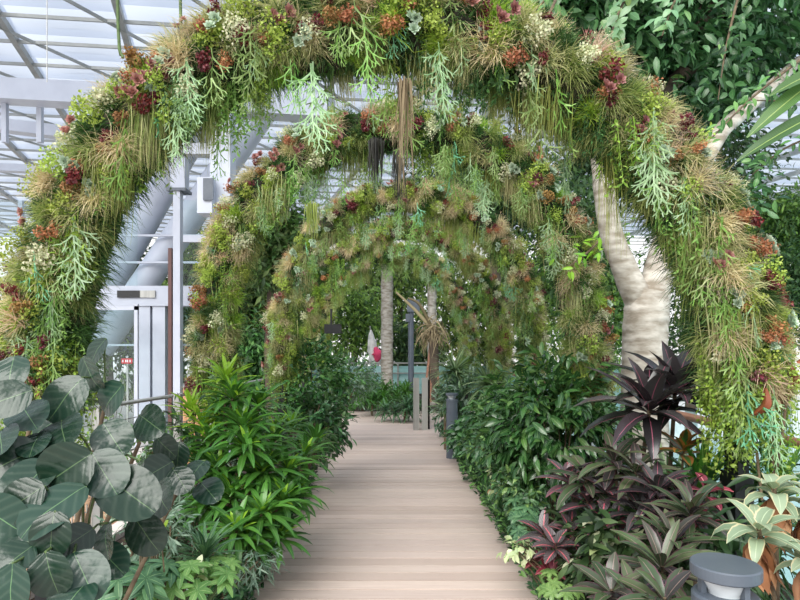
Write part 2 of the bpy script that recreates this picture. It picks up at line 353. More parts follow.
box(mb,(-1.4,0.6,-0.12),(1.2,14.4,-0.045),m=1)
struct('floor',mb,[M['deck'],M['soil']])
# planted beds and lower floor on the left
mb=MB(); nx,ny=50,60; xs=np.linspace(-3.6,-0.9,nx); ys=np.linspace(0.3,16,ny); X,Y=np.meshgrid(xs,ys,indexing='ij')
def bedz(x): return -0.07-0.69*np.clip((-1.3-x)/1.6,0,1)**0.9
Z=bedz(X)+R.normal(0,0.012,X.shape); v=np.stack([X,Y,Z],-1); idx=np.arange(nx*ny).reshape(nx,ny)
mb.add(v,np.stack([idx[:-1,:-1],idx[1:,:-1],idx[1:,1:],idx[:-1,1:]],-1).reshape(-1,4)); struct('ground_left',mb,M['soil'])
mb=MB(); xs=np.linspace(0.8,2.7,30); X,Y=np.meshgrid(xs,ys,indexing='ij'); Z=-0.06+R.normal(0,0.012,X.shape); v=np.stack([X,Y,Z],-1); idx=np.arange(30*ny).reshape(30,ny)
mb.add(v,np.stack([idx[:-1,:-1],idx[1:,:-1],idx[1:,1:],idx[:-1,1:]],-1).reshape(-1,4)); struct('ground_right',mb,M['soil'])
mb=MB(); box(mb,(-40,-2,-0.9),(40,60,-0.80)); struct('ground_outside',mb,M['light_floor'])
mb=MB(); box(mb,(-8.5,3.0,-0.80),(-3.55,11.5,-0.74)); struct('ground_mulch',mb,M['mulch'])
mb=MB(); box(mb,(-3.62,0.5,-0.80),(-3.42,15,-0.66)); struct('kerb_left',mb,M['light_floor'])
mb=MB(); box(mb,(-3.6,14.6,-0.80),(5,21,-0.10)); struct('ground_back',mb,M['soil'])
mb=MB(); box(mb,(2.75,-1,-0.8),(30,48,-0.30)); struct('pool_water',mb,M['aqua'])
# roof: lattice of bars with translucent cushions above
HR=10.0
m,nt,out=newmat('translucent roof cushion'); Lk=nt.links
t=nt.nodes.new('ShaderNodeBsdfTransparent'); t.inputs[0].default_value=(0.52,0.56,0.63,1); tl=nt.nodes.new('ShaderNodeBsdfTranslucent'); tl.inputs[0].default_value=(0.62,0.67,0.76,1)
mx=nt.nodes.new('ShaderNodeMixShader'); mx.inputs[0].default_value=0.55; Lk.new(t.outputs[0],mx.inputs[1]); Lk.new(tl.outputs[0],mx.inputs[2])
df=nt.nodes.new('ShaderNodeBsdfPrincipled'); df.inputs['Base Color'].default_value=(0.8,0.84,0.92,1); df.inputs['Roughness'].default_value=0.3
mx2=nt.nodes.new('ShaderNodeMixShader'); mx2.inputs[0].default_value=0.18; Lk.new(mx.outputs[0],mx2.inputs[1]); Lk.new(df.outputs[0],mx2.inputs[2]); Lk.new(mx2.outputs[0],out.inputs[0]); M['cushion']=m
dA=unit(np.array([1.0,0.12,0])); dB=unit(np.array([0.51,1.0,0])); dC=unit(np.array([-0.31,1.0,0]))
mb=MB(); mg=MB()
step=1.42; cw=3.1
for j in range(0,26):
    o=np.array([0,12.2+j*step,HR]); bar(mb,o-dA*34,o+dA*30,0.05,0.09)
for k in range(-11,11):
    o=np.array([k*cw-0.0,12.2,HR+0.05]); bar(mb,o-dC*3,o+dC*36,0.16,0.2)
for k in range(-18,10):
    o=np.array([k*cw,12.2,HR-0.02]); bar(mb,o-dB*3,o+dB*40,0.05,0.08)
oc=struct('ceiling_lattice',mb,M['steel_grey'])
n=7; u=np.linspace(0,1,n)
for j in range(-5,25):
    for k in range(-11,11):
        o=np.array([k*cw,12.2,HR+0.12])+ (j*step/0.985)*dC*1.0
        # cushion between neighbouring bars, bulging downwards at its far edge like a shingle
        U,Vv=np.meshgrid(u,u,indexing='ij')
        pt=o+U[...,None]*cw*np.array([1,0.12,0])+Vv[...,None]*step*1.04*dC/dC[1]*0.97
        pt[...,2]+=0.30*np.sin(np.pi*Vv)**0.7*np.sin(np.pi*np.clip(U*.98+.01,0,1))**0.5+0.16*(1-Vv)
        idx=np.arange(n*n).reshape(n,n); mg.add(pt,np.stack([idx[:-1,:-1],idx[1:,:-1],idx[1:,1:],idx[:-1,1:]],-1).reshape(-1,4))
struct('ceiling_cushions',mg,M['cushion'],smooth=True)
# wide pale girders under the roof at the left
mb=MB()
a=P(-60,88,15); c=P(90,96,14.2); bar(mb,a,c+(c-a)*1.4,0.5,0.5)
a=P(-60,118,17); c=P(120,140,17); bar(mb,a,c+(c-a)*0.6,0.4,0.32)
a=P(-60,166,21); c=P(120,172,21); bar(mb,a,c,0.3,0.25)
for px in (5,40): 
    a=P(px,90,14.8); bar(mb,a,a+[0,0,-1.3],0.12,0.12)
struct('beam_left',mb,M['steel_white'])
mb=MB()
tube(mb,[P(90,318,17),P(200,122,17)],0.40,24); struct('column_diagonal_left',mb,M['steel_white'],smooth=True)
mb=MB()
tube(mb,[P(100,348,16.6),P(290,72,16.6)],0.38,24); struct('column_diagonal_right',mb,M['steel_white'],smooth=True)
mb=MB(); p=P(223,235,12); box(mb,(p[0]-.2,p[1]-.2,-0.8),(p[0]+.2,p[1]+.2,P(0,62,12)[2])); 
bar(mb,P(150,150,12.4),P(222,150,12.4),0.2,0.22); struct('column_square',mb,M['steel_white'])
D0=15.0
mb=MB()
for (x0,x1) in ((138,150),(152.5,165)): box(mb,(P(x0,0,D0)[0],D0,-0.8),(P(x1,0,D0)[0],D0+.3,P(0,300,D0)[2]))
struct('column_pair',mb,M['steel_white'])
mb=MB(); box(mb,(P(60,0,D0)[0],D0-.05,P(0,306,D0)[2]),(P(232,0,D0)[0],D0+.35,P(0,286,D0)[2])); struct('lintel_left',mb,M['steel_white'])
mb=MB(); D1=14.0
box(mb,(P(173,0,D1)[0],D1,-0.8),(P(180,0,D1)[0],D1+.2,P(0,190,D1)[2]))
box(mb,(P(169.5,0,D1)[0],D1+.05,P(0,120,D1)[2]),(P(184,0,D1)[0],D1+.35,P(0,190,D1)[2]),m=0)
box(mb,(P(167,0,D1)[0],D1-.05,P(0,191,D1)[2]),(P(186,0,D1)[0],D1+.4,P(0,188,D1)[2]),m=2)
box(mb,(P(183,0,D1)[0],D1,P(0,242,D1)[2]),(P(216,0,D1)[0],D1+.1,P(0,235,D1)[2]))
box(mb,(P(168,0,D1)[0],D1,P(0,430,D1)[2]),(P(171.5,0,D1)[0],D1+.1,P(0,248,D1)[2]),m=1)
struct('column_thin',mb,[M['steel_white'],M['dark_red'],M['steel_dark']])
mb=MB()
box(mb,(P(134,0,D1)[0],D1,-0.8),(P(137.5,0,D1)[0],D1+.08,P(0,304,D1)[2])); box(mb,(P(70,0,D1)[0],D1,P(0,310,D1)[2]),(P(137.5,0,D1)[0],D1+.08,P(0,306,D1)[2]))
do=struct('door_1',mb,M['steel_white'])
mb=MB(); box(mb,(P(70,0,D1)[0],D1+.03,-0.8),(P(134,0,D1)[0],D1+.05,P(0,310,D1)[2])); g=link('door_glass',mb.mesh('door_glass',M['glass'],False),do); g['kind']='structure'
mb=MB(); box(mb,(P(-40,0,16)[0],16,-0.8),(P(137,0,16)[0],16.03,P(0,200,16)[2])); box(mb,(P(180,0,16)[0],16,-0.8),(P(214,0,16)[0],16.03,P(0,200,16)[2])); 
struct('window_1',mb,M['glass'])
mb=MB(); 
for zz in (235,262,345): box(mb,(P(-40,0,16.1)[0],16.05,P(0,zz+1,16)[2]),(P(214,0,16)[0],16.15,P(0,zz-1,16)[2]))
for xx in (20,80,212): box(mb,(P(xx-1,0,16.1)[0],16.05,-0.8),(P(xx+1,0,16)[0],16.15,P(0,200,16)[2]))
struct('trim_1',mb,M['steel_white'])
mb=MB(); box(mb,(P(-60,0,19)[0],19,P(0,352,19)[2]),(P(330,0,19)[0],19.3,P(0,333,19)[2])); struct('trim_2',mb,M['steel_dark'])

# glass balustrade at the back
t=thing('glass_balustrade','teal glass balustrade with a thin steel rail beyond the end of the boardwalk','balustrade',(0.5,21.6,-0.8))
mb=MB(); box(mb,(-3.4,21.6,-0.8),(9,21.64,P(0,366,21.6)[2])); part('glass_panel',mb,M['teal_glass'],t,False)
mb=MB()
for x in np.arange(-3.4,9,1.1): box(mb,(x,21.5,-0.8),(x+.05,21.58,P(0,364,21.6)[2]))
bar(mb,(-3.4,21.55,P(0,363,21.6)[2]),(9,21.55,P(0,363,21.6)[2]),0.06,0.06); bar(mb,(-3.4,21.5,P(0,373,21.6)[2]),(9,21.5,P(0,373,21.6)[2]),0.04,0.04)
part('rail',mb,M['silver'],t,False)

# ------------------------------------------------------------------ FLOWER ARCHES
def antler(mb, L, seed, spread=1.0, m=0):
    r=random.Random(seed)
    B=[];Dr=[];Ls=[];Ws=[]
    def seg(p,d,l,w): B.append(p);Dr.append(d);Ls.append(l);Ws.append(w); return p+d*l
    def fork(p,ang,az,l,w,depth):
        # ang from straight down
        d=np.array([math.sin(ang)*math.cos(az),math.sin(ang)*math.sin(az),-math.cos(ang)])
        q=seg(p,d,l,w)
        if depth>0:
            for s in (-1,1):
                if depth==1 and r.random()<0.12: continue
                fork(q-d*l*0.08,ang+s*r.uniform(0.28,0.5)-0.06*ang,az+r.uniform(-.25,.25),l*r.uniform(0.62,0.8),w*0.82,depth-1)
    p=np.zeros(3); az0=r.uniform(0,6.28); ns=int(L/0.045); az=az0
    for k in range(ns):
        d=unit(np.array([r.uniform(-.12,.12),r.uniform(-.12,.12),-1.0])); q=seg(p,d,L/ns*1.05,0.0105)
        s=1 if k%2 else -1; tp=1-0.4*k/ns
        fork(q,s*r.uniform(0.5,0.95)*spread,az0+r.uniform(-.5,.5),0.05*tp+0.016,0.0115,3 if r.random()<.4 else 2)
        if r.random()<.35: fork(q,-s*r.uniform(0.4,0.8)*spread,az0+r.uniform(-.9,.9),0.035,0.0095,2)
        p=q
    fork(p,0.05,az0,0.05,0.009,2)
    B=np.array(B);Dr=np.array(Dr); n=np.array([math.cos(az0+1.57),math.sin(az0+1.57),0.3])
    leaves(mb,B,Dr,np.broadcast_to(n,B.shape)+R.normal(0,.25,B.shape),np.array(Ls)*1.08,np.array(Ws),nseg=2,prof='strip',droop=0.15,fold=0.3,cols=3,m=m)
def tuft_mesh(name,mat,n,L,W,grav,up=0.2,spread=1.0,fine=0.0,origin_r=0.02,face='front'):
    mb=MB(); d=rnd_dirs(n); 
    if face=='front': d[:,1]=-np.abs(d[:,1])*1.1-0.15; d[:,2]+=up
    else: d[:,2]=np.abs(d[:,2])+up
    d=unit(d*np.array([spread,1,spread])); l=L*R.uniform(0.55,1.1,n)
    hairs(mb,R.normal(0,origin_r,(n,3)),d,l,W,grav*R.uniform(.5,1.3,n),5)
    return mb.mesh(name,mat)
def clump_mesh(name,mat,n,L,W,rad,prof='ovate',droop=0.7,blobs=6,fold=0.3,nseg=2):
    # clusters of small petals on several round heads
    mb=MB(); cs=rnd_dirs(blobs)*rad*R.uniform(.35,1,(blobs,1)); cs[:,1]-=rad*0.3
    for c in cs:
        k=n//blobs; d=rnd_dirs(k); r0=rad*0.42
        leaves(mb,c+d*r0*R.uniform(.5,1,(k,1)),unit(d+R.normal(0,.6,(k,3))),d,L*R.uniform(.6,1.2,k),W*R.uniform(.7,1.2,k),nseg=nseg,prof=prof,droop=droop,fold=fold,cols=3)
    return mb.mesh(name,mat)
def succ_mesh(name,mat,k,r):
    mb=MB()
    for c in [np.array([R.uniform(-1,1)*r*1.1,R.uniform(-.6,.1)*r,R.uniform(-1,1)*r*1.1]) for _ in range(k)]:
        N=26; i=np.arange(N); a=i*2.399; el=np.clip(1.35-i*0.055,0.1,1.4)
        ax=unit(np.array([R.normal(0,.35),-1,R.normal(0,.35)])); s=unit(np.cross(ax,[0,0,1])); u=np.cross(s,ax)
        rad_=np.cos(a)[:,None]*s+np.sin(a)[:,None]*u; d=ax*np.sin(el)[:,None]+rad_*np.cos(el)[:,None]
        n_=ax*np.cos(el)[:,None]-rad_*np.sin(el)[:,None]
        leaves(mb,np.broadcast_to(c,(N,3))+rad_*0.004,d,n_,r*(0.35+0.65*i/N),r*0.62*(0.5+0.5*i/N),nseg=3,prof='round',droop=-0.5,fold=0.35,cols=3)
    return mb.mesh(name,mat)
def antler_mesh(name,mat,L,k,seed,spread=1.0):
    mb=MB()
    for i in range(k):
        b=MB(); antler(b,L*random.Random(seed*9+i).uniform(.7,1.1),seed*17+i,spread)
        for v,f,uv in zip(b.V,b.F,b.UV): mb.add(v+R.normal(0,0.03,3)*np.array([1,.6,.5]),f,uv)
    # b.F already offset within b; single add per antler
    return mb.mesh(name,mat)
def strands_mesh(name,mat,n,L,W,sp=0.03,wig=0.02):
    mb=MB(); b=R.normal(0,sp,(n,3))*np.array([1,1,.3]); d=np.array([0,0,-1.0])+R.normal(0,.08,(n,3))
    hairs(mb,b,d,L*R.uniform(.45,1,n),W,0.5,8,wig=wig); return mb.mesh(name,mat)
def trail_mesh(name,mat,n,L,lw,ll,perst=26):
    mb=MB()
    for i in range(n):
        p0=np.array([R.normal(0,.05),R.normal(0,.05),0]); l=L*R.uniform(.5,1); k=int(perst*l/L)
        t=np.linspace(0,1,k)[:,None]; pts=p0+t*np.array([R.normal(0,.05),R.normal(0,.05),-l])+np.sin(t*5+R.random()*6)*0.015
        hairs(mb,p0,np.array([0,0,-1.0]),l,0.004,0.2,5,wig=.02)
        d=rnd_dirs(k)*np.array([1,1,.6])+np.array([0,0,-.5]); leaves(mb,pts,d,rnd_dirs(k)+np.array([0,0,.8]),ll*R.uniform(.6,1.1,k),lw,nseg=2,prof='ovate',droop=.6)
    return mb.mesh(name,mat)

K={}   # kind -> list of mesh variants
K['olive_grass_tuft']=[tuft_mesh('olive_grass_tuft',M['h_olive'],200,0.165,0.005,0.8) for _ in range(3)]
K['green_grass_tuft']=[tuft_mesh('green_grass_tuft',M['h_green'],200,0.165,0.005,1.1,up=0) for _ in range(3)]
K['beige_grass_tuft']=[tuft_mesh('beige_grass_tuft',M['h_beige'],240,0.16,0.0046,0.9) for _ in range(2)]
K['dry_air_plant']=[tuft_mesh('dry_air_plant',m_,90,0.14,0.006,0.3) for m_ in (M['h_grey'],M['h_pink'],M['h_beige'])]
K['needle_tuft']=[tuft_mesh('needle_tuft',m_,260,0.12,0.007,0.35) for m_ in (M['h_dgreen'],M['h_lime'],M['h_green'],M['h_dgreen'])]
K['upright_grass_tuft']=[tuft_mesh('upright_grass_tuft',m_,200,0.17,0.0046,0.35,up=.1,face='up') for m_ in (M['h_olive'],M['h_beige'],M['h_green'])]
K['burgundy_flower_cluster']=[clump_mesh('burgundy_flower_cluster',M['f_red'],170,0.021,0.018,0.050) for _ in range(3)]
K['rust_flower_cluster']=[clump_mesh('rust_flower_cluster',m_,260,0.019,0.014,0.062,blobs=8) for m_ in (M['f_orange'],M['f_orange'],M['f_brown'])]
K['floret_cluster']=[clump_mesh('floret_cluster',m_,300,0.020,0.015,0.08,blobs=9) for m_ in (M['f_lime'],M['f_cream'],M['f_lime'])]
K['succulent']=[succ_mesh('succulent',m_,k_,0.036) for m_,k_ in ((M['s_blue'],3),(M['s_blue'],5),(M['s_pink'],3))]
K['antler_frond']=[antler_mesh('antler_frond',m_,l_,k_,s_) for m_,l_,k_,s_ in ((M['a_olive'],.30,2,1),(M['a_pale'],.38,2,2),(M['a_green'],.36,2,3),(M['a_olive'],.24,1,7),(M['a_green'],.24,1,4),(M['a_pale'],.2,1,5),(M['a_green'],.32,1,6))]
K['teal_antler_frond']=[antler_mesh('teal_antler_frond',M['a_teal'],l_,k_,s_) for l_,k_,s_ in ((.2,1,11),(.28,1,12))]
K['trailing_moss']=[strands_mesh('trailing_moss',m_,150,l_,0.005,.05) for m_,l_ in ((M['h_moss'],.34),(M['h_green'],.36),(M['h_olive'],.3))]
K['trailing_vine']=[trail_mesh('trailing_vine',M['l_vine'],15,l_,0.017,0.030) for l_ in (.45,.6)]
K['trailing_fern']=[trail_mesh('trailing_fern',m_,10,l_,0.012,0.04,34) for m_,l_ in ((M['a_green'],.34),(M['h_dgreen'],.3),(M['l_vine'],.34))]
HANG={'antler_frond','teal_antler_frond','trailing_moss','trailing_vine','trailing_fern'}

class Arch:
    def __init__(s,cx,y,a,ztop,zs=1.5,ex=2.25,exr=None):
        s.cx,s.y,s.a,s.ztop,s.zs,s.ex=cx,y,a,ztop,zs,ex
        th=np.linspace(np.pi,0,90); c=np.cos(th); sn=np.sin(th)
        ex=np.where(c>0,exr or ex,ex); x=cx+a*np.sign(c)*np.abs(c)**(2/ex); z=zs+(ztop-zs)*np.abs(sn)**(2/ex)
        lz=np.linspace(-0.1,zs,14)[:-1]
        s.pts=np.concatenate([np.stack([np.full(13,cx-a),np.full(13,y),lz],1),np.stack([x,np.full(90,y),z],1),np.stack([np.full(13,cx+a),np.full(13,y),lz[::-1]],1)])
        d=np.r_[0,np.cumsum(np.linalg.norm(np.diff(s.pts,axis=0),axis=1))]; s.len=d[-1]; s.d=d
    def at(s,l):
        p=np.array([np.interp(l,s.d,s.pts[:,k]) for k in range(3)]); q=np.array([np.interp(min(l+.02,s.len),s.d,s.pts[:,k]) for k in range(3)])
        q0=np.array([np.interp(max(l-.02,0),s.d,s.pts[:,k]) for k in range(3)]); T=unit(q-q0); Rd=unit(np.array([-T[2],0,T[0]])); 
        if Rd@np.array([p[0]-s.cx,0,p[2]-1.2])<0: Rd=-Rd
        return p,T,Rd
def make_arch(A,label,core,counts,zlow,scale,vine_n,seed,fuzz):
    r=random.Random(seed); root=thing('flower_arch',label,'garden arch',(A.cx,A.y,0))
    # steel frame: two posts and the hoop
    mb=MB()
    for s in (-1,1):
        for dy in (-.05,.05): box(mb,(A.cx+s*A.a-.03,A.y+dy-.02,-.1),(A.cx+s*A.a+.03,A.y+dy+.02,A.zs+.2))
        box(mb,(A.cx+s*A.a-.05,A.y-.08,-.1),(A.cx+s*A.a+.05,A.y+.08,.9))
    tube(mb,A.pts[13:-13],0.03,8); part('frame',mb,M['black_metal'],root,False)
    lo=np.interp(zlow,A.pts[:14,2],A.d[:14]) if zlow<A.zs else A.d[13]; hi=A.len-lo
    mb=MB(); ls=np.linspace(lo,hi,120); cp=np.array([A.at(l)[0] for l in ls]); tube(mb,cp,core*(1-0.35*np.exp(-((ls-lo)/.25))-0.35*np.exp(-((hi-ls)/.25))),18,lump=0.10)
    part('moss_padding',mb,M['moss'],root)
    # uncountable short filler growth
    mb=MB(); n=fuzz; l=R.uniform(lo,hi,n); ph=R.uniform(0,2*np.pi,n)
    pts=np.zeros((n,3)); nr=np.zeros((n,3)); 
    C=np.array([np.interp(l,A.d,A.pts[:,k]) for k in range(3)]).T
    C2=np.array([np.interp(l+.02,A.d,A.pts[:,k]) for k in range(3)]).T; T=unit(C2-C+1e-9); Rd=np.stack([-T[:,2],0*l,T[:,0]],1)
    nr=Rd*np.cos(ph)[:,None]+np.array([0,-1,0])*np.sin(ph)[:,None]
    pts=C+nr*core*0.95
    h=n//2
    hairs(mb,pts[:h],nr[:h]+R.normal(0,.5,(h,3)),core*R.uniform(.4,1.0,h),0.007,0.6,3,m=0)
    leaves(mb,pts[h:],nr[h:]+R.normal(0,.6,(n-h,3))+np.array([0,0,-.3]),R.normal(0,1,(n-h,3))+np.array([0,0,1]),core*R.uniform(.15,.42,n-h),core*0.1,nseg=2,prof='ovate',m=1)
    part('filler_growth',mb,[M['h_dgreen'],M['l_ficus_lt']],root,kind='stuff')
    def put(kind,l,ph,off,sc,zr=0):
        p,T,Rd=A.at(l); nrm=Rd*math.cos(ph)+np.array([0,-1,0])*math.sin(ph)
        me=r.choice(K[kind]); o=bpy.data.objects.new(kind,me); COL.objects.link(o); o.parent=root
        p=p+nrm*core*off
        o.location=(p[0]-A.cx,p[1]-A.y,p[2]); 
        if kind in HANG: o.rotation_euler=(r.uniform(-.12,.12),r.uniform(-.12,.12),r.uniform(-.9,.9)+(0 if r.random()<.5 else math.pi))
        elif kind=='upright_grass_tuft':
            q=Vector((0,0,1)).rotation_difference(Vector(unit(nrm+np.array([0,0,.5])))); o.rotation_mode='QUATERNION'; o.rotation_quaternion=q
        else:
            hz=np.array([nrm[0],nrm[1]-.35*(abs(nrm[1])<.3),0]); yaw=math.atan2(hz[0],-hz[1]) if np.linalg.norm(hz)>.05 else r.uniform(-1,1)
            o.rotation_euler=(-0.9*max(0,nrm[2])+r.uniform(-.3,.3),r.uniform(-.4,.4),yaw+r.uniform(-.3,.3))
        s_=sc*r.uniform(.75,1.2); o.scale=(s_,s_,s_)
    for kind,(n,pmin,pmax,off,bias) in counts.items():
        # a few patches where the kind gathers, the rest spread out
        cl=[r.uniform(lo,hi) for _ in range(max(2,n//5))]
        for i in range(n):
            l=r.gauss(r.choice(cl),.16) if r.random()<.45 else lo+(hi-lo)*((i+r.random())/n)
            l=min(max(l,lo+.02),hi-.02)
            ph=r.uniform(pmin,pmax)*math.pi
            p_,_,_=A.at(l); off2=off*r.uniform(.85,1.15)
            if abs(p_[0]-A.cx)>.6*A.a: ph=min(ph,.62*math.pi) if kind in HANG else min(ph,.85*math.pi)
            if kind in ('burgundy_flower_cluster','rust_flower_cluster') and ((p_[0]<A.cx-.55*A.a and r.random()<.45) or (seed>100 and r.random()<.35) or (seed>101 and r.random()<.3)): continue
            if seed>100 and kind in ('dry_air_plant','olive_grass_tuft','upright_grass_tuft') and r.random()<.5: continue
            if kind in HANG and seed>100 and abs(p_[0]-A.cx)<.6*A.a and ph<.5*math.pi: ph=.9*math.pi
            put(kind,l,ph,off2,scale*(.8 if kind=='antler_frond' and seed>100 else 1)*(.82 if kind=='antler_frond' and p_[0]<A.cx-.5*A.a else 1))
    for i in range(vine_n):
        l=lo+r.uniform(-.0,.35) if i%2 else hi-r.uniform(-.0,.35)
        put('trailing_vine',l,r.uniform(.1,.9)*math.pi,1.0,scale)
    return root
# phi: 0 outwards/top, .5 towards the camera, 1 underside
def cnt(f):
    c=lambda n: max(3,int(n*f))
    return {'olive_grass_tuft':(c(86),-.05,.8,1.0,0),'green_grass_tuft':(c(46),.3,1.1,.95,0),'beige_grass_tuft':(c(24),0,.7,1.15,0),
     'dry_air_plant':(c(26),.0,.75,1.1,0),'needle_tuft':(c(100),.0,1.0,1.0,0),'upright_grass_tuft':(c(30),-.15,.25,.95,0),
     'burgundy_flower_cluster':(c(54),-.05,.62,1.35,0),'rust_flower_cluster':(c(56),.0,.62,1.3,0),'floret_cluster':(c(74),.0,.75,1.25,0),
     'succulent':(c(40),.1,.65,1.5,0),'antler_frond':(c(92),.25,1.1,1.4,0),'teal_antler_frond':(c(7),.2,.8,1.25,0),
     'trailing_moss':(c(44),.75,1.25,.8,0),'trailing_fern':(c(36),.6,1.2,.95,0)}
ARCH=[(Arch(-0.03,3.3,1.88,3.31,1.35,2.3,1.9),'nearest and widest arch wrapped in grasses, burgundy flowers and hanging antler fronds',.17,1.0,1.28,.95,34,24000),
 (Arch(0.0,5.0,1.52,3.38,1.5,2.2),'second arch from the front, olive and green growth with pale feathery tufts on its crown',.15,1.0,1.15,.9,14,14000),
 (Arch(0.08,6.7,1.38,3.25,1.5,2.1),'third arch from the front, its black left post showing above the bushes',.13,1.0,1.3,.82,10,9000),
 (Arch(0.03,8.4,1.36,3.2,1.5,2.1),'fourth arch from the front, mostly hidden behind the third',.12,.8,1.3,.82,8,7000),
 (Arch(-0.1,10.1,1.22,3.15,1.5,2.1),'farthest arch with lime coloured growth, seen at the end of the tunnel',.12,.7,1.3,.82,8,6000)]
for i,(A,lab,core,f,zl,sc,vn,fz) in enumerate(ARCH):
    make_arch(A,lab,core,cnt(f),zl,sc,vn,100+i,fz)
# things hung from the arches
def hung(name,label,cat,p,mat,n,L,W,sp,group=None,wig=.02):
    me=strands_mesh(name,mat,n,L,W,sp,wig); o=link(name,me,None,tuple(map(float,p))); tag(o,label,cat,group); return o
hung('hanging_strands','long dry brown strands hanging from the crown of the nearest arch','hanging plant',P(403,80,3.2),M['rope'],46,.62,.009,.022,wig=.012)
hung('hanging_strands','long olive strand curtain hanging in front of the leaning tree branch','hanging plant',P(612,150,3.25),M['h_moss'],70,.62,.005,.035,wig=.03)
hung('hanging_strands','black strands hanging from the second arch, left of the dry brown strands','hanging plant',P(376,140,4.6),M['black_strand'],60,.42,.014,.03)
hung('hanging_strands','thinner black strands hanging from the second arch, just right of the middle','hanging plant',P(398,150,4.7),M['black_strand'],40,.5,.012,.02)
hung('hanging_strands','short olive strands under the left crown of the second arch','hanging plant',P(313,205,4.8),M['h_moss'],70,.3,.008,.03)
t=thing('arch_lamp','small black lamp fixed under the left side of the third arch','lamp',P(333,329,6.6))
p=P(333,329,6.6); mb=MB(); box(mb,p-[.09,.06,.05],p+[.09,.06,.05]); part('lamp_housing',mb,M['black_metal'],t,False)
mb=MB(); bar(mb,p+[-.02,0,.05],p+[-.02,0,.22],.02,.02); part('bracket',mb,M['black_metal'],t,False)

# ------------------------------------------------------------------ PLANT BUILDERS
def rosette(mb,c,n,L,W,droop=.9,axis=(0,0,1),el=(0.15,1.3),prof='lance',fold=.3,nseg=5,m=0,wave=0.0,stemr=.05):
    ax=unit(np.array(axis,float)); s=unit(np.cross(ax,[0.3,1,0.1])); u=np.cross(s,ax)
    i=np.arange(n); a=i*2.399+R.random()*6; e=el[1]-(el[1]-el[0])*(i/n)**.8+R.normal(0,.07,n)
    rad_=np.cos(a)[:,None]*s+np.sin(a)[:,None]*u; d=ax*np.sin(e)[:,None]+rad_*np.cos(e)[:,None]; nn=ax*np.cos(e)[:,None]-rad_*np.sin(e)[:,None]
    base=np.asarray(c)-ax*((i/n)*stemr)[:,None]+rad_*.006
    leaves(mb,base,d,nn,L*(0.6+.4*np.sin(np.pi*(i/n)*.8+.3))*R.uniform(.85,1.1,n),W*R.uniform(.85,1.1,n),nseg=nseg,prof=prof,droop=droop*R.uniform(.6,1.3,n),fold=fold,m=m,wave=wave)
def clampx(x): return x if SHIFT==0 else (min(x,-1.16) if x<0 else max(x,1.12))
def stemmed(name,label,cat,base,heads,lm,sm='stem',n=26,L=.28,W=.045,droop=.9,el=(0.0,1.3),prof='lance',r=.012,group=None,fold=.3,dead=None,young=None,wave=0.0,leafname='foliage'):
    base=np.array(base,float)+[SHIFT,0,0]; base[0]=clampx(base[0]); root=thing(name,label,cat,base,group); ms=MB(); ml=MB(); b=base.copy()
    for h in heads:
        h=np.array(h,float)+[SHIFT,0,0]; mid=(b+h)/2+R.normal(0,.05,3); q0=b+np.array([(h[0]-b[0])*.25,(h[1]-b[1])*.25,0])
        tube(ms,smooth_path([q0,mid*[1,1,1],h+[0,0,.0]],5),np.linspace(r*1.2,r*.7,11),7)
        ax=unit((h-mid)*[.5,.5,1]+[0,-.12,.25]); rosette(ml,h,n,L*R.uniform(.85,1.1),W,droop,ax,el,prof,fold,wave=wave)
        if young: rosette(ml,h+[0,0,.02],7,L*.55,W*.7,.4,ax,(.6,1.35),prof,fold,m=1)
        if dead:
            k=11; a=R.uniform(0,6.28,k); d=np.stack([np.cos(a)*.5,np.sin(a)*.5,-np.ones(k)],1); 
            leaves(ml,h-[0,0,.05]+R.normal(0,.012,(k,3)),d,np.stack([np.cos(a),np.sin(a),a*0+.4],1),L*1.1,W*1.25,nseg=5,prof='ovate',droop=.3,fold=-.5,m=2,wave=.04)
    part('stem',ms,M[sm],root); part(leafname,ml,[M[lm],M[young or 'l_cord_y'],M[dead or 'l_dead']],root); return root
def bush(name,label,cat,base,c,rad,n,L,W,lm,prof='lance',droop=.7,stems=9,group=None,sm='stem',down=.35,lm2=None,frac2=0.0,nseg=3,fill=.55,fold=.3):
    base=np.array(base,float)+[SHIFT,0,0]; c=np.array(c,float)+[SHIFT,0,0]; base[0]=clampx(base[0]*.3+c[0]*.7); root=thing(name,label,cat,base,group); ms=MB(); ml=MB(); b=base.copy(); rad=np.array(rad,float)
    # twigs end in sprays of leaves
    k=max(stems,n//9); d=rnd_dirs(k,-.9); rr=(fill+(1-fill)*R.random((k,1))); e=c+d*rad*rr
    for i in range(min(k,stems)):
        g0=np.array([clampx(c[0]*.85+e[i][0]*.15),c[1]*.8+e[i][1]*.2,b[2]]); tube(ms,smooth_path([g0,(g0*.5+(c*.4+e[i]*.6)*.5)+R.normal(0,.03,3),c*.25+e[i]*.75],4),np.linspace(.009,.004,9),6)
    per=n//k; idx=np.repeat(np.arange(k),per); N=len(idx); t=R.random((N,1)); out_=unit(d[idx]*rad/rad.max()+R.normal(0,.15,(N,3)))
    tw=unit(d+R.normal(0,.5,(k,3))+[0,0,.3])[idx]; sp=.9*L
    pos=e[idx]+tw*(t-.5)*sp*2.2+R.normal(0,L*.12,(N,3)); pos[:,2]=np.maximum(pos[:,2],b[2]+.02)
    dr=unit(tw*.5+out_*.8+R.normal(0,.5,(N,3))+[0,0,-down]); nn=out_*.6+R.normal(0,.35,(N,3))+[0,0,.8]
    mm=R.random(N)<frac2
    for q,mi in ((~mm,0),(mm,1)):
        if q.sum(): leaves(ml,pos[q],dr[q],nn[q],L*R.uniform(.6,1.15,q.sum()),W*R.uniform(.7,1.1,q.sum()),nseg=nseg,prof=prof,droop=droop,fold=fold,m=mi)
    part('stem',ms,M[sm],root); part('foliage',ml,[M[lm],M[lm2 or lm]],root); return root
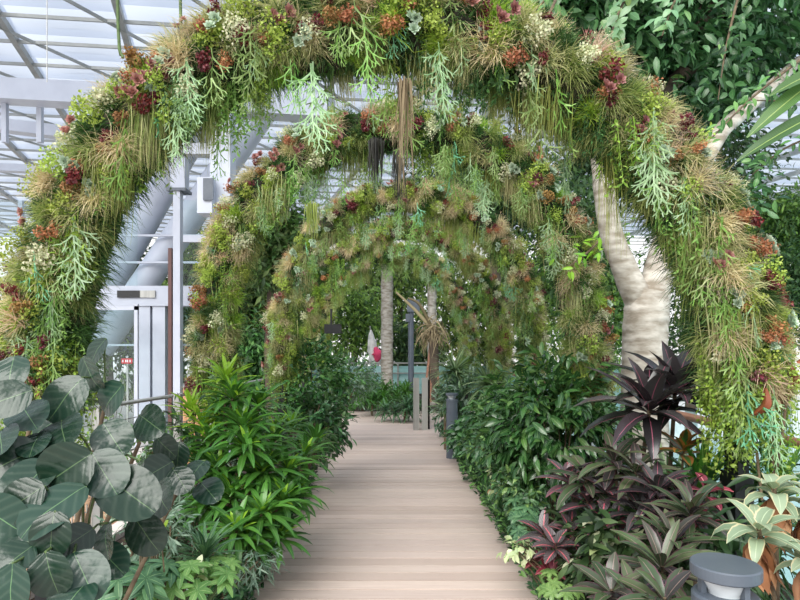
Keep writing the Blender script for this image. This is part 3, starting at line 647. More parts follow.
def palmate(name,label,cat,base,c,rad,n,L,W,lm,k=7,group=None,prof='lance'):
    base=np.array(base,float)+[SHIFT,0,0]; c=np.array(c,float)+[SHIFT,0,0]; base[:2]=c[:2]; base[0]=clampx(base[0]); root=thing(name,label,cat,base,group); ms=MB(); ml=MB(); b=base.copy()
    d=rnd_dirs(n,-.1); pos=c+d*np.array(rad)*(.55+.45*R.random((n,1)))
    for i,p in enumerate(pos):
        tube(ms,[b+R.normal(0,.02,3)*[1,1,0],(p+b)/2+[0,0,.03],p],.003,5)
        ax=unit(d[i]*.5+[0,-.25,.8]); s=unit(np.cross(ax,[.2,1,.1])); u=np.cross(s,ax); a=np.linspace(0,2*np.pi,k,endpoint=False)+R.random()
        rd=np.cos(a)[:,None]*s+np.sin(a)[:,None]*u; leaves(ml,np.broadcast_to(p,(k,3)),rd+ax*.1,np.broadcast_to(ax,(k,3)),L*R.uniform(.8,1.1,k),W,nseg=4,prof=prof,droop=.7,fold=.2)
    part('stem',ms,M['stem_green'],root); part('foliage',ml,M[lm],root); return root
def clump(name,label,cat,base,n,L,W,lm,droop=.8,el=(.3,1.45),prof='blade',spread=.03,group=None,axis=(0,0,1)):
    root=thing(name,label,cat,base,group); ml=MB(); rosette(ml,np.array(base)+[0,0,.02],n,L,W,droop,axis,el,prof,.35,nseg=6,stemr=.03); part('foliage',ml,M[lm],root); return root
def cover(name,label,cat,boxc,size,n,L,W,lm,lm2=None,prof='ovate'):
    mb=MB(); c=np.array(boxc,float); p=c+R.uniform(-1,1,(n,3))*np.array(size); d=rnd_dirs(n,.0); 
    mm=R.random(n)<.3
    for q,mi in ((~mm,0),(mm,1)): leaves(mb,p[q],d[q],R.normal(0,.5,(q.sum(),3))+[0,0,1],L*R.uniform(.6,1.2,q.sum()),W,nseg=3,prof=prof,droop=.8,m=mi)
    o=link(name,mb.mesh(name,[M[lm],M[lm2 or lm]])); tag(o,label,cat,kind='stuff'); return o

SHIFT=-.08
# ------------------------------------------------------------------ LEFT BED
# broad-leaved plant in the left foreground, each leaf on its own stalk
BL=[(28,415,62,.9,1.9),(88,375,50,.3,2.1),(64,398,60,-.5,2.0),(96,350,36,-.6,2.2),(10,372,44,.2,1.9),(6,398,50,-1.2,1.8),(34,443,46,.2,1.85),
(12,460,58,-.7,1.8),(62,432,62,.5,1.9),(112,437,56,.8,2.0),(150,423,58,1.1,2.1),(104,473,62,.7,1.75),(66,470,66,-.9,1.7),(30,478,60,-.2,1.7),
(128,492,74,.9,1.75),(160,498,50,.5,1.95),(50,505,76,-.7,1.6),(20,500,66,-.8,1.62),(50,535,62,.0,1.55),(50,575,56,.3,1.5),(104,541,44,.1,1.7),(12,560,62,-.4,1.5),
(84,575,60,.7,1.55),(10,590,60,.1,1.45),(146,535,52,.6,1.85),(180,480,38,.6,2.2),(196,468,36,-.4,2.3),(158,470,36,-.6,2.2),
(165,447,36,.8,2.25),(208,490,34,.9,2.35),(76,540,50,-.5,1.65),(40,460,50,1.0,1.9),(70,600,60,-.2,1.5),(30,545,50,.8,1.6),(0,440,50,.5,1.8),
(110,560,42,.9,1.75),(138,470,46,.2,1.95),(0,520,60,.9,1.6),(178,455,30,0,2.3),(46,425,44,-1.1,2.05),(110,398,44,-.8,2.1)]
base=np.array([-1.35,2.0,bedz(-1.35)]); root=thing('broad_leaf_plant','large dark green plant with broad rounded leaves filling the lower left corner','plant',base)
ms=MB(); forks=[P(90,470,2.0),P(30,480,1.85),P(130,440,2.15),P(70,560,1.75),P(20,400,2.05),P(170,490,2.3),P(95,400,2.2)]
for f in forks: tube(ms,smooth_path([base,(base+f)/2+R.normal(0,.04,3),f+[0,.08,-.02]],6),np.linspace(.014,.007,13),7)
part('stem',ms,M['stem'],root)
for (px,py,sz,rot,d) in BL:
    L=sz/600*d*R.uniform(.72,.98); c=P(px,py,d); dr=unit(np.array([math.sin(rot),-.35+R.normal(0,.15),-math.cos(rot)*.9+R.normal(0,.1)]))
    if R.random()<.42: dr=unit(np.array([math.sin(rot),-.8,-.35]))
    st=c-dr*L*.5; nn=np.array([R.normal(0,.35),-.9,R.uniform(.0,.9)])
    mb=MB(); leaves(mb,st,dr,nn,L,L*R.uniform(.82,1.0),nseg=9,prof='round',droop=R.uniform(.2,.7),fold=R.uniform(.05,.28),cols=7,wave=.012)
    lf=part('leaf',mb,M['l_round'],root); f=min(forks,key=lambda q:np.linalg.norm(q-st))
    mb=MB(); tube(mb,smooth_path([f+[0,.08,-.02],(f+st)/2+[0,.03,.03],st],4),.0035,5); part('leaf_stalk',mb,M['stem_green'],root)
    
stemmed('young_yellow_shoot','small plant with two bright yellow lobed leaves at the edge of the broad dark leaves','plant',P(168,560,2.7)*[1,1,0]+[0,0,-.3],[P(160,520,2.5),P(178,515,2.6)],'l_round_y',n=3,L=.09,W=.06,prof='ovate',r=.004)

def gz(x): return float(bedz(np.array(x))) if x<-0.9 else -.06
def bs(px,py,d,dx=0): 
    p=P(px,py,d); return np.array([p[0]+dx,d,gz(p[0]+dx)])
# green strap-leaved shrubs
S=lambda L: [P(*q) for q in L]
stemmed('strap_leaf_shrub','tall green strap-leaved shrub with bright yellow-green top shoots, left of the boardwalk','shrub',bs(225,560,4.1),S([(245,396,4.1),(255,424,4.0),(222,440,4.1),(232,412,4.4),(258,446,3.9),(230,468,4.0),(212,462,4.2),(244,494,3.9),(270,404,4.3),(276,468,4.0),(218,505,3.9)]),'l_cord',n=30,L=.30,W=.044,droop=1.0,young='l_cord_y')
stemmed('strap_leaf_shrub','dark green strap-leaved shrub leaning over the left edge of the boardwalk','shrub',bs(275,560,3.9),S([(275,512,3.7),(300,470,4.1),(285,440,4.2),(315,455,4.4),(262,540,3.7),(295,500,3.9),(308,492,4.1),(270,480,4.0),(325,440,4.8),(250,530,3.6),(292,535,3.8)]),'l_cord',n=28,L=.27,W=.04,droop=1.1,young='l_cord_y')
stemmed('yellow_shoot_shrub','slender shrub with glowing yellow-green leaf tufts at the oak board','shrub',bs(205,560,4.2),S([(203,408,4.3),(214,424,4.2),(238,378,4.2)]),'l_cord_y',n=20,L=.24,W=.035,droop=.6,young='l_cord_y',r=.008,el=(.1,1.4))
stemmed('strap_leaf_shrub','low green strap-leaved shrub standing between the two tall ones and the post','shrub',bs(262,450,5.4),S([(262,425,5.2),(285,430,5.3),(240,420,5.6),(300,425,5.6)]),'l_cord',n=24,L=.34,W=.04,droop=1.0,young='l_cord_y')
bush('fine_leaf_bush','dark narrow-leaved bush behind the yellow-tipped shrub at the left railing','bush',bs(190,520,3.9),P(212,480,4.3),(.42,.35,.55),900,.12,.02,'underg')
clump('spider_lily','pale green strap-leaved clump beside the boardwalk, low in front of the tall shrub','plant',np.array([P(205,552,3.1)[0],3.1,P(0,560,3.1)[2]]),38,.26,.026,'l_sheff',droop=.8)
# lean soil mound that carries the low left plants
mb=MB(); nx=26; xs=np.linspace(-2.0,-.98,nx); ys=np.linspace(1.4,6.0,nx); X,Y=np.meshgrid(xs,ys,indexing='ij'); Z=-.05+.0*X+R.normal(0,.01,X.shape)+0.10*np.exp(-((X+1.5)/.3)**2); idx=np.arange(nx*nx).reshape(nx,nx)
mb.add(np.stack([X,Y,Z],-1),np.stack([idx[:-1,:-1],idx[1:,:-1],idx[1:,1:],idx[:-1,1:]],-1).reshape(-1,4)); struct('ground_mound',mb,M['soil'])
palmate('umbrella_plant','dark umbrella-leaved plant at the bottom edge below the broad leaves','plant',np.array([-1.28,2.6,-.02]),P(140,585,2.6),(.22,.2,.12),22,.105,.034,'l_sheff')
palmate('umbrella_plant','lighter umbrella-leaved plant at the bottom edge beside the deck boards','plant',np.array([-.98,2.75,-.02]),P(210,588,2.75),(.2,.2,.12),22,.085,.032,'l_shefl')
palmate('umbrella_plant','small umbrella-leaved plant spilling onto the boards at the bottom','plant',np.array([-.86,3.1,-.02]),P(232,572,3.05),(.14,.16,.10),12,.07,.026,'l_shefl')
bush('silver_bush','small silvery grey-green bush between the broad leaves and the spider lily','bush',np.array([-1.2,3.0,.0]),P(165,530,3.0),(.2,.2,.16),420,.06,.012,'l_grey')
bush('silver_bush','wispy grey-green bush at the deck edge below the leaning shrub','bush',np.array([-.85,3.6,-.02]),P(262,560,3.55),(.16,.2,.12),260,.08,.010,'l_grey')
stemmed('cream_leaf_plant','small cream-striped plant at the bottom between the umbrella plants','plant',np.array([-1.1,2.75,-.02]),S([(170,592,2.7),(214,568,2.8)]),'l_varp',n=9,L=.10,W=.03,r=.004)
cover('low_undergrowth','dense low green undergrowth under the left shrubs','undergrowth',(-1.6,4.6,.03),(.45,2.4,.10),4200,.09,.03,'underg','l_sheff','lance')
bush('round_leaf_bush','tall bush with small bright green leaves beside the black arch post','bush',bs(318,440,6.9),P(320,388,6.9),(.44,.45,.58),2600,.085,.04,'l_ficus_lt',lm2='l_ficus',frac2=.45,prof='ovate',stems=14)
bush('round_leaf_bush','dark lower bush hanging over the far left edge of the boardwalk','bush',bs(325,450,6.5),P(326,425,6.4),(.30,.4,.33),1300,.10,.035,'underg',lm2='l_ficus',frac2=.3)
bush('silver_bush','grey-green bush behind the tall round-leaved bush, left of the deck end','bush',bs(350,412,9.5),P(352,382,9.5),(.5,.4,.4),1500,.10,.03,'l_grey',lm2='l_ficus_lt',frac2=.4)
bush('silver_bush','grey-leaved bush at the foot of the black arch post','bush',bs(240,470,5.9),P(248,440,6.0),(.3,.35,.3),700,.09,.016,'l_grey')
bush('railing_bush','loose light bush growing outside the left cable railing','bush',np.array([-3.9,9.0,-.74]),P(150,452,9.2),(1.1,.8,.5),1600,.12,.05,'l_ficus_lt',lm2='l_grey',frac2=.4)
for (px,py,d,lab) in ((372,392,13.6,'dark spiky clump at the end of the boardwalk, left one'),(392,388,14.4,'dark spiky clump at the end of the boardwalk, beside the lamp post'),(405,404,12.4,'spiky clump standing against the steel posts')):
    p=P(px,py,d); root=thing('dark_spiky_plant',lab,'plant',(p[0],p[1],-.1)); ml=MB(); p[2]-=.12
    for q in range(6): rosette(ml,p+R.normal(0,.14,3)*[1.6,1,.6],36,.45,.04,1.1,(0,0,1),(-.3,1.3),'blade')
    ms=MB(); tube(ms,[[p[0],p[1],-.1],p],.03,7); part('stem',ms,M['stem'],root); part('foliage',ml,M['l_cord'] if px<400 else M['l_sheff'],root)

# left railing of steel posts and cables
t=thing('cable_railing','brushed steel railing with thin cables behind the plants on the left','railing',(-3.3,5.0,-.74))
hr=[P(-30,424,5.2),P(100,407,6.0),P(205,391,7.9),P(262,380,9.6)]
mb=MB(); tube(mb,hr,.022,10); part('handrail',mb,M['silver'],t)
for k in range(6):
    mb=MB(); tube(mb,[h-[0,0,.17+.17*k] for h in hr],.006,6); part('cable',mb,M['silver'],t)
mb=MB(); x0=P(97,400,6.0)
for px,d in ((97,6.0),(178,7.2)):
    q=P(px,400,d); mb=MB(); box(mb,(q[0]-.04,d-.04,-.78),(q[0]+.04,d+.04,P(0,407 if px<100 else 394,d)[2])); part('post',mb,M['silver'],t,False)
# near railing post with mesh panel seen below the broad leaves
t=thing('mesh_fence_panel','steel mesh panel with a flat post, seen below the broad leaves at the bottom left','fence',(-1.75,3.4,-.74))
mb=MB(); q=P(98,560,3.4); box(mb,(q[0]-.02,3.38,-.72),(q[0]+.02,3.42,.7)); part('post',mb,M['silver'],t,False)
mb=MB()
for k in range(9): bar(mb,P(96-3*k,470,3.4+.12*k)*[1,1,0]+[0,0,.6],P(96-3*k,470,3.4+.12*k)*[1,1,0]+[0,0,-.7],.006,.006)
bar(mb,P(98,590,3.4),P(134,560,4.4),.03,.03)
part('mesh',mb,M['silver'],t,False)
# wooden board and small red sign, light fitting, control box
t=tag(link('wooden_board',(lambda mb:(box(mb,P(183,412,10.5)*[1,1,0]-[0,0,.76],P(206,388,10.5)+[0,.06,0]),mb)[1])(MB()).mesh('wooden_board',M['board_wood'],False)),'light oak board standing behind the railing, left of the boardwalk','board')
t=thing('red_sign','small red sign with white marks behind the glass door','sign',P(127,361,14.2))
p=P(127,361,14.2); mb=MB(); box(mb,p-[.13,.01,.06],p+[.13,.01,.06]); part('sign_plate',mb,M['red_sign'],t,False)
mb=MB(); 
for q in (-.09,-.02,.02,.08): box(mb,p+[q-.012,-.02,-.03],p+[q+.012,-.011,.03])
part('lettering',mb,M['white'],t,False)
mb=MB(); box(mb,(p[0]-.02,p[1]+.012,-.8),(p[0]+.02,p[1]+.04,p[2]+.05)); part('sign_post',mb,M['silver'],t,False)
t=thing('recessed_light_fitting','black and clear emergency light set in the white lintel','light fitting',P(136,294,14.9))
mb=MB(); box(mb,P(117,297.5,14.9),P(140,290.5,14.9)+[0,.04,0]); part('housing',mb,M['black_metal'],t,False)
mb=MB(); box(mb,P(140,297.5,14.9),P(155,290.5,14.9)+[0,.04,0]); part('lens',mb,M['silver'],t,False)
t=thing('control_box','grey metal box fixed to the side of the square column','box',P(206,196,11.7))
mb=MB(); box(mb,P(197,213,11.6),P(213,177,11.6)+[-.02,.4,0]); part('housing',mb,M['steel_white'],t,False)
mb=MB(); box(mb,P(203,200,11.55),P(213,178,11.55)+[0,.03,0]); part('cover_plate',mb,M['steel_dark'],t,False)
for i,(px,py,py2,d,w,mt,lb) in enumerate(((47,-20,82,9,.008,'silver','thin pale wire hanging from the roof at the left'),(117,-30,58,5,.014,'stem_green','green stem dangling from above at the left of the nearest arch'),(180,-20,20,4.5,.012,'stem_green','green stem hanging above the crown of the nearest arch'))):
    mb=MB(); a=P(px,py,d); c=P(px+(6 if w>.01 else 0),py2,d); a2=c.copy(); a2[2]=HR; a2[0]=a[0]+(a[0]-c[0])*.3
    tube(mb,smooth_path([c,a,a2],5),w,6); o=link('dangling_vine' if w>.01 else 'hanging_wire',mb.mesh('hanging_stem',M[mt])); tag(o,lb,'vine' if w>.01 else 'wire')

SHIFT=.09
# ------------------------------------------------------------------ RIGHT BED
bush('glossy_ficus_bush','big glossy dark green bush right of the boardwalk, under the second arch leg','bush',np.array([.98,5.0,-.06]),P(545,430,4.9),(.60,.5,.60),2900,.135,.045,'l_ficus',stems=16,down=.6,lm2='l_ficus_lt',frac2=.18,nseg=4)
bush('glossy_ficus_bush','lighter glossy bush behind the big dark one, near the small bollard lamp','bush',np.array([.93,6.9,-.06]),P(492,418,7.0),(.34,.5,.32),1200,.13,.05,'l_ficus_lt',stems=9,lm2='l_ficus',frac2=.4)
bush('edge_bush','low broad-leaved bush at the right edge of the boardwalk under the small bollard lamp','bush',np.array([.78,7.9,-.06]),P(462,438,8.0),(.2,.6,.13),700,.13,.05,'l_ficus',lm2='l_grey',frac2=.2)
bush('edge_bush','low green bush creeping along the right edge of the boardwalk in its middle stretch','bush',np.array([.80,6.2,-.06]),P(478,448,6.3),(.2,.7,.14),650,.10,.035,'l_sheff',lm2='l_shefl',frac2=.3)
bush('edge_bush','small-leaved green bush at the deck edge in front of the big glossy bush','bush',np.array([.84,4.7,-.06]),P(505,490,4.7),(.16,.5,.15),650,.07,.03,'l_sheff',lm2='l_shefl',frac2=.25)
bush('mottled_plant','cream and green mottled plant on the deck edge between green ones','plant',np.array([.82,5.2,-.06]),P(494,482,5.2),(.12,.2,.13),200,.07,.035,'l_varp',lm2='l_dead',frac2=.25,prof='ovate')
palmate('low_umbrella_plant','low green umbrella-leaved plant at the right deck edge near the pink leaves','plant',np.array([.80,3.9,-.06]),P(515,530,3.9),(.12,.25,.08),16,.065,.026,'l_sheff',k=6)
bush('mottled_plant','cream mottled plant low at the right deck edge beside the pink leaves','plant',np.array([.78,3.75,-.06]),P(507,545,3.7),(.08,.1,.06),60,.06,.035,'l_varp',prof='ovate')
stemmed('pink_leaf_plant','low plant with pink and magenta leaves lying on the right edge of the boards','plant',np.array([.82,3.6,-.06]),S([(534,568,3.55),(545,560,3.6),(552,545,3.65)]),'l_pink',n=9,L=.10,W=.05,prof='ovate',r=.005)
stemmed('pink_leaf_plant','small dark pink plant deeper in the right bed below the green cordyline','plant',np.array([1.25,3.6,-.06]),S([(628,540,3.5),(640,548,3.4),(622,552,3.4)]),'l_pink',n=10,L=.12,W=.02,r=.005)
palmate('low_umbrella_plant','green umbrella-leaved plant leaning over the boards below the big glossy bush','plant',np.array([1.1,4.4,-.06]),P(508,512,4.3),(.12,.3,.10),16,.075,.03,'l_sheff',k=6)
palmate('low_umbrella_plant','tiny pale umbrella-leaved plant at the very edge of the boards beside the croton','plant',np.array([1.1,3.3,-.06]),P(540,585,3.25),(.1,.2,.06),12,.06,.025,'l_shefl',k=6)
stemmed('pink_leaf_plant','magenta-leaved plant at the deck edge under the first croton','plant',np.array([1.1,3.3,-.06]),S([(520,560,3.7),(538,572,3.4)]),'l_pink',n=8,L=.11,W=.05,prof='ovate',r=.004)
stemmed('croton','dark croton with pink midribs close to the right edge of the boardwalk','plant',np.array([.98,3.5,-.06]),S([(540,545,3.4),(556,532,3.5),(528,532,3.6)]),'l_croton',n=13,L=.17,W=.06,prof='lance',droop=.6,r=.008,el=(-.1,1.1))
stemmed('croton','taller dark croton with pink midribs in front of the big glossy bush','plant',np.array([1.15,3.6,-.06]),S([(572,500,3.5),(590,490,3.4),(600,520,3.3),(555,478,3.8)]),'l_croton',n=13,L=.19,W=.07,droop=.6,r=.008,el=(-.1,1.1))
stemmed('purple_cordyline','tall dark purple cordyline standing in front of the pale tree trunk','plant',np.array([1.35,3.65,-.06]),S([(634,408,3.5),(660,392,3.6)]),'l_purple',n=24,L=.46,W=.11,droop=.75,r=.016,el=(-.2,1.4),prof='ovate')
stemmed('purple_cordyline','grey-purple cordyline with broad leaves left of the tall one','plant',np.array([1.2,3.5,-.06]),S([(598,460,3.4),(570,478,3.5),(620,470,3.3)]),'l_purpleg',n=16,L=.26,W=.065,droop=.9,r=.012,el=(-.2,1.2))
stemmed('purple_cordyline','dark cordyline with deep purple leaves low in the right bed','plant',np.array([1.35,3.2,-.06]),S([(640,490,3.1),(668,500,3.1),(625,510,3.2),(650,520,3.0)]),'l_purple',n=18,L=.24,W=.055,droop=.9,r=.01)
stemmed('green_cordyline','green cordyline with purple edges in the middle of the right bed','plant',np.array([1.15,2.75,-.06]),S([(652,540,2.65),(672,510,2.8),(640,565,2.5)]),'l_purpleg',n=20,L=.24,W=.048,droop=.8,r=.01)
stemmed('green_cordyline','low green cordyline at the bottom edge left of the bollard light','plant',np.array([.9,2.4,-.06]),S([(588,590,2.35),(640,598,2.2),(612,598,2.3)]),'l_purpleg',n=13,L=.2,W=.05,droop=.7,r=.008,el=(-.1,1.0))
stemmed('bronze_croton','small plant with orange-brown leaves beside the purple cordyline stem','plant',np.array([1.55,3.5,-.06]),S([(668,448,3.45)]),'l_orange',n=13,L=.17,W=.065,droop=.5,r=.008,el=(0,1.2))
stemmed('red_leaf_plant','small deep red-leaved plant between the cordylines and the black arch post','plant',np.array([1.5,3.1,-.06]),S([(690,490,3.05),(680,520,3.0)]),'l_pink',n=7,L=.16,W=.05,r=.006,droop=1.0)
clump('spiky_green_plant','upright bright green spiky plant left of the right-hand arch post','plant',np.array([P(702,0,3.5)[0],3.5,P(0,500,3.5)[2]+.02]),34,.46,.045,'l_spiky',droop=.5,el=(.45,1.45))
clump('spiky_green_plant','upright green spiky plant right of the black arch post','plant',np.array([P(775,0,3.3)[0],3.3,P(0,500,3.3)[2]+.0]),30,.42,.04,'l_spiky',droop=.35,el=(.5,1.45))
clump('spiky_green_plant','tall pale spiky plant right behind the pale tree trunk','plant',np.array([2.22,4.9,.1]),40,.95,.06,'l_yucca',droop=.4,el=(.2,1.45))
bush('dark_filler_bush','dark leafy bush low behind the cordylines and spiky plants','bush',np.array([1.7,3.5,-.06]),P(690,530,3.4),(.5,.5,.3),900,.22,.03,'underg',droop=1.1)
bush('dark_filler_bush','dark leafy bush at the foot of the cordylines on the right','bush',np.array([1.15,3.3,-.06]),P(610,550,3.3),(.35,.45,.2),700,.13,.04,'underg',lm2='l_varp',frac2=.06)
stemmed('cream_cordyline','cream-edged cordyline with brown dead leaves behind the bollard light','plant',np.array([1.2,2.2,-.06]),S([(750,488,2.2),(732,528,2.05),(788,500,2.2),(806,480,2.35)]),'l_var',n=12,L=.15,W=.055,droop=1.5,r=.01,el=(.2,1.2),dead='l_dead',prof='ovate')
stemmed('cream_cordyline','cream-edged cordyline with hanging dead leaves at the bottom right corner','plant',np.array([1.25,1.95,-.06]),S([(786,556,1.95),(808,530,2.0)]),'l_var',n=10,L=.13,W=.05,droop=1.5,r=.01,el=(.2,1.2),dead='l_dead',prof='ovate')
cover('low_undergrowth','dense low undergrowth of the right bed','undergrowth',(1.55,4.2,.0),(.45,2.4,.12),4200,.09,.035,'underg','l_sheff','lance')
mb=MB(); hairs(mb,np.array([.84,2.95,.04])+R.normal(0,.07,(900,3))*[1,1,.35],rnd_dirs(900,.1),.07,.004,.4,3); o=link('green_moss_cushion',mb.mesh('green_moss_cushion',M['h_lime'])); tag(o,'fuzzy lime green cushion plant at the bottom right edge of the boards','plant',kind='stuff')
for i_,(y0,y1,n_) in enumerate(((2.9,4.3,1500),(4.3,6.5,1700),(6.5,11,1900))):
    for sx,x_ in ((-1,-1.06),(1,1.02)):
        cover('edge_groundcover','low leafy ground cover along the %s edge of the boardwalk, %s stretch'%(('left','right')[sx>0],('front','middle','far')[i_]),'ground cover',(x_+path_x((y0+y1)/2)+.05,(y0+y1)/2,.05),(.15,(y1-y0)/2,.13),n_,.085,.028,'l_sheff' if i_==0 else 'underg','l_shefl' if sx>0 else 'l_ficus','lance')
# yuccas and thin plants near the right far side
def sphere_plant(lab,p,n,L,W,lm,zb,name='yucca'):
    root=thing(name,lab,'plant',(p[0],p[1],zb)); ml=MB(); ms=MB(); d=rnd_dirs(n,-.5); leaves(ml,np.broadcast_to(p,(n,3)),d,R.normal(0,.3,(n,3))+[0,0,1],L*R.uniform(.7,1.1,n),W,nseg=5,prof='blade',droop=.8,fold=.2)
    tube(ms,[[p[0],p[1],zb],p],.035,8); part('stem',ms,M['stem'],root); part('foliage',ml,M[lm],root)
sphere_plant('round-headed narrow-leaved yucca behind the small bollard lamp',P(455,372,9.3),170,.52,.026,'l_yucca',-.06)
sphere_plant('drooping narrow-leaved yucca right of the small bollard lamp',P(488,385,8.4),150,.5,.026,'l_yucca',-.06)
sphere_plant('low narrow-leaved yucca under the lamp head',P(446,408,9.2),90,.36,.022,'l_yucca',-.06)
# steel double post and small bollard lamp
t=thing('steel_gate_post','pair of brushed steel posts side by side at the far right edge of the boardwalk','post',P(421,430,11.3)*[1,1,0])
for q in (-.09,.07):
    mb=MB(); x_=P(421,0,11.3)[0]+q; box(mb,(x_-.055,11.25,-.06),(x_+.055,11.4,P(0,378,11.3)[2])); part('post',mb,M['silver'],t,False)
mb=MB(); box(mb,(P(421,0,11.3)[0]+.135,11.4,-.06),(P(421,0,11.3)[0]+.17,11.4,P(0,380,11.3)[2])); part('dark_upright',mb,M['black_metal'],t,False)
def bollard(lab,p,r,h,tilt=0.0):
    t=thing('bollard_light',lab,'garden light',(p[0],p[1],p[2]-h)); c=(p[0],p[1],p[2])
    k=r/.1
    mb=MB(); lathe(mb,[(0,0),(r*.96,0),(r,-.004*k),(r,-.034*k),(r*.97,-.038*k),(0,-.038*k)],48,c); o1=part('cap',mb,M['steel_dark'],t,False)
    mb=MB(); lathe(mb,[(r*.76,-.038*k),(r*.5,-.085*k),(r*.5,-.095*k)],40,c); part('lens',mb,M['lens_white'],t)
    mb=MB(); lathe(mb,[(r*.3,-.04*k),(r*.34,-.085*k)],24,c); part('reflector',mb,M['silver'],t)
    for a in (-1.2,.9,3.0):
        mb=MB(); x=p[0]+math.cos(a)*r*.68; y=p[1]+math.sin(a)*r*.68; box(mb,(x-.008*k,y-.012*k,p[2]-.1*k),(x+.008*k,y+.012*k,p[2]-.038*k)); part('strut',mb,M['steel_dark'],t,False)
    mb=MB(); lathe(mb,[(0,-.09*k),(r*.9,-.092*k),(r*.96,-.1*k),(r*.96,-.13*k),(r*.9,-.14*k),(r*.9,-h),(0,-h)],48,c); part('body',mb,M['steel_dark'],t,False)
bollard('grey round-topped bollard light in the lower right foreground',P(725.5,563,1.9),.103,P(0,563,1.9)[2]+.06)
bollard('small dark bollard lamp among the yuccas at the far right side',P(452,393,8.5),.09,P(0,393,8.5)[2]+.06)
# lamp post, parasol, palms in the distance
t=thing('lamp_post','slim dark grey lamp post beyond the end of the boardwalk','lamp post',(P(411,0,15.5)[0],15.5,-.1)); x_=P(411,0,15.5)[0]
mb=MB(); tube(mb,[(x_,15.5,-.1),(x_,15.5,P(0,298,15.5)[2])],.075,14); part('pole',mb,M['steel_dark'],t)
mb=MB(); box(mb,(x_-.1,15.35,P(0,312,15.5)[2]),(x_+.22,15.6,P(0,300,15.5)[2])); box(mb,(x_-.14,15.4,P(0,322,15.5)[2]),(x_-.03,15.5,P(0,314,15.5)[2])); part('lamp_head',mb,M['steel_dark'],t,False)
mb=MB(); tube(mb,[(x_,15.5,-.1),(x_,15.5,P(0,384,15.5)[2])],.13,14); part('base_sleeve',mb,M['steel_dark'],t)
t=thing('closed_parasol','closed white and pink parasol beyond the glass balustrade','parasol',P(374,372,23))
mb=MB(); tube(mb,smooth_path([P(371,330,23),P(372,345,23),P(374,358,23),P(377,366,23)],5),np.interp(np.linspace(0,1,16),[0,.3,.8,1],[.03,.17,.22,.1]),10,lump=.15); part('canopy',mb,M['cloth'],t)
mb=MB(); tube(mb,smooth_path([P(375,347,22.8),P(378,354,22.8),P(376,362,22.8)],5),np.interp(np.linspace(0,1,11),[0,.5,1],[.04,.2,.05]),10,lump=.15); part('pink_panel',mb,M['pink'],t)
mb=MB(); tube(mb,[P(370,326,23),P(372,345,23.05),P(374,372,23.05),P(374,372,23.05)*[1,1,0]-[0,0,.8]],.02,6); part('pole',mb,M['silver'],t)

def tree(label,base,trunk_pts,tr,clouds,n,L,W,lm,lm2=None,frac=.3,bark='bark',name='tree',cat='tree',group=None,branches=(),down=.3,prof='lance',nseg=2):
    root=thing(name,label,cat,base,group); ms=MB(); tp=smooth_path(trunk_pts,6)
    tube(ms,tp,np.interp(np.linspace(0,1,len(tp)),np.linspace(0,1,len(tr)),tr),20,lump=.02); part('trunk',ms,M[bark],root)
    for bi,(bp,br) in enumerate(branches):
        mb=MB(); q=smooth_path(bp,6); tube(mb,q,np.interp(np.linspace(0,1,len(q)),np.linspace(0,1,len(br)),br),14,lump=.02); part('branch',mb,M[bark if bi<1 else 'bark_dark' if bi>1 else bark],root)
    if clouds:
        ml=MB(); vol=np.array([np.prod(c[1])**.67 for c in clouds]); vol=vol/vol.sum()
        for (c,rad),f in zip(clouds,vol):
            k=max(40,int(n*f)); kk=max(6,k//14); d=rnd_dirs(kk,-.8); e=np.array(c)+d*np.array(rad)*(.35+.65*R.random((kk,1))**.6)
            idx=R.integers(0,kk,k); pos=e[idx]+R.normal(0,L*1.1,(k,3)); dr=d[idx]*.6+R.normal(0,.6,(k,3))+[0,0,-down]
            mm=R.random(k)<frac
            for q,mi in ((~mm,0),(mm,1)):
                if q.sum(): leaves(ml,pos[q],dr[q],R.normal(0,.5,(q.sum(),3))+[0,0,.9],L*R.uniform(.6,1.2,q.sum()),W,nseg=nseg,prof=prof,droop=.6,fold=.3,m=mi)
        part('crown',ml,[M[lm],M[lm2 or lm]],root)
    return root
# big pale tree on the right
tb=np.array([2.28,5.6,-.06])
tree('large pale-barked tree forking behind the right side of the nearest arch',tb,[tb,P(644,420,5.6),P(645,345,5.6),P(646,315,5.6),P(650,292,5.6)],(.26,.215,.20,.205,.18),
 [(P(560,40,6.0),(1.1,.8,.55)),(P(640,60,6.2),(.9,.7,.6)),(P(520,10,6.4),(.9,.7,.5)),(P(600,95,6.6),(.7,.6,.35)),(P(690,40,6.6),(.8,.7,.6)),(P(620,-30,6.0),(1.4,.9,.5)),(P(720,200,6.6),(.3,.4,.2)),(P(755,10,6.2),(.8,.6,.3)),(P(780,60,6.8),(.35,.5,.35)),(P(700,110,6.6),(.35,.5,.3))],
 17000,.15,.06,'l_canopy','l_canopy_lt',.10,prof='lance',nseg=3,
 branches=(([P(641,304,5.6),P(626,272,5.55),P(610,228,5.5),P(600,160,5.5),P(585,60,5.8)],(.14,.115,.10,.085,.05)),
  ([P(652,300,5.6),P(672,225,5.7),P(715,140,5.9),P(745,110,6.0),P(800,60,6.4)],(.15,.12,.085,.07,.05)),
  ([P(598,150,5.5),P(640,110,5.8),P(690,68,6.1),P(735,22,6.3),P(760,-20,6.4)],(.06,.07,.08,.08,.07)),
  ([P(600,60,5.8),P(660,40,6.0),P(705,16,6.0),P(745,-20,6.2)],(.07,.11,.13,.14))))
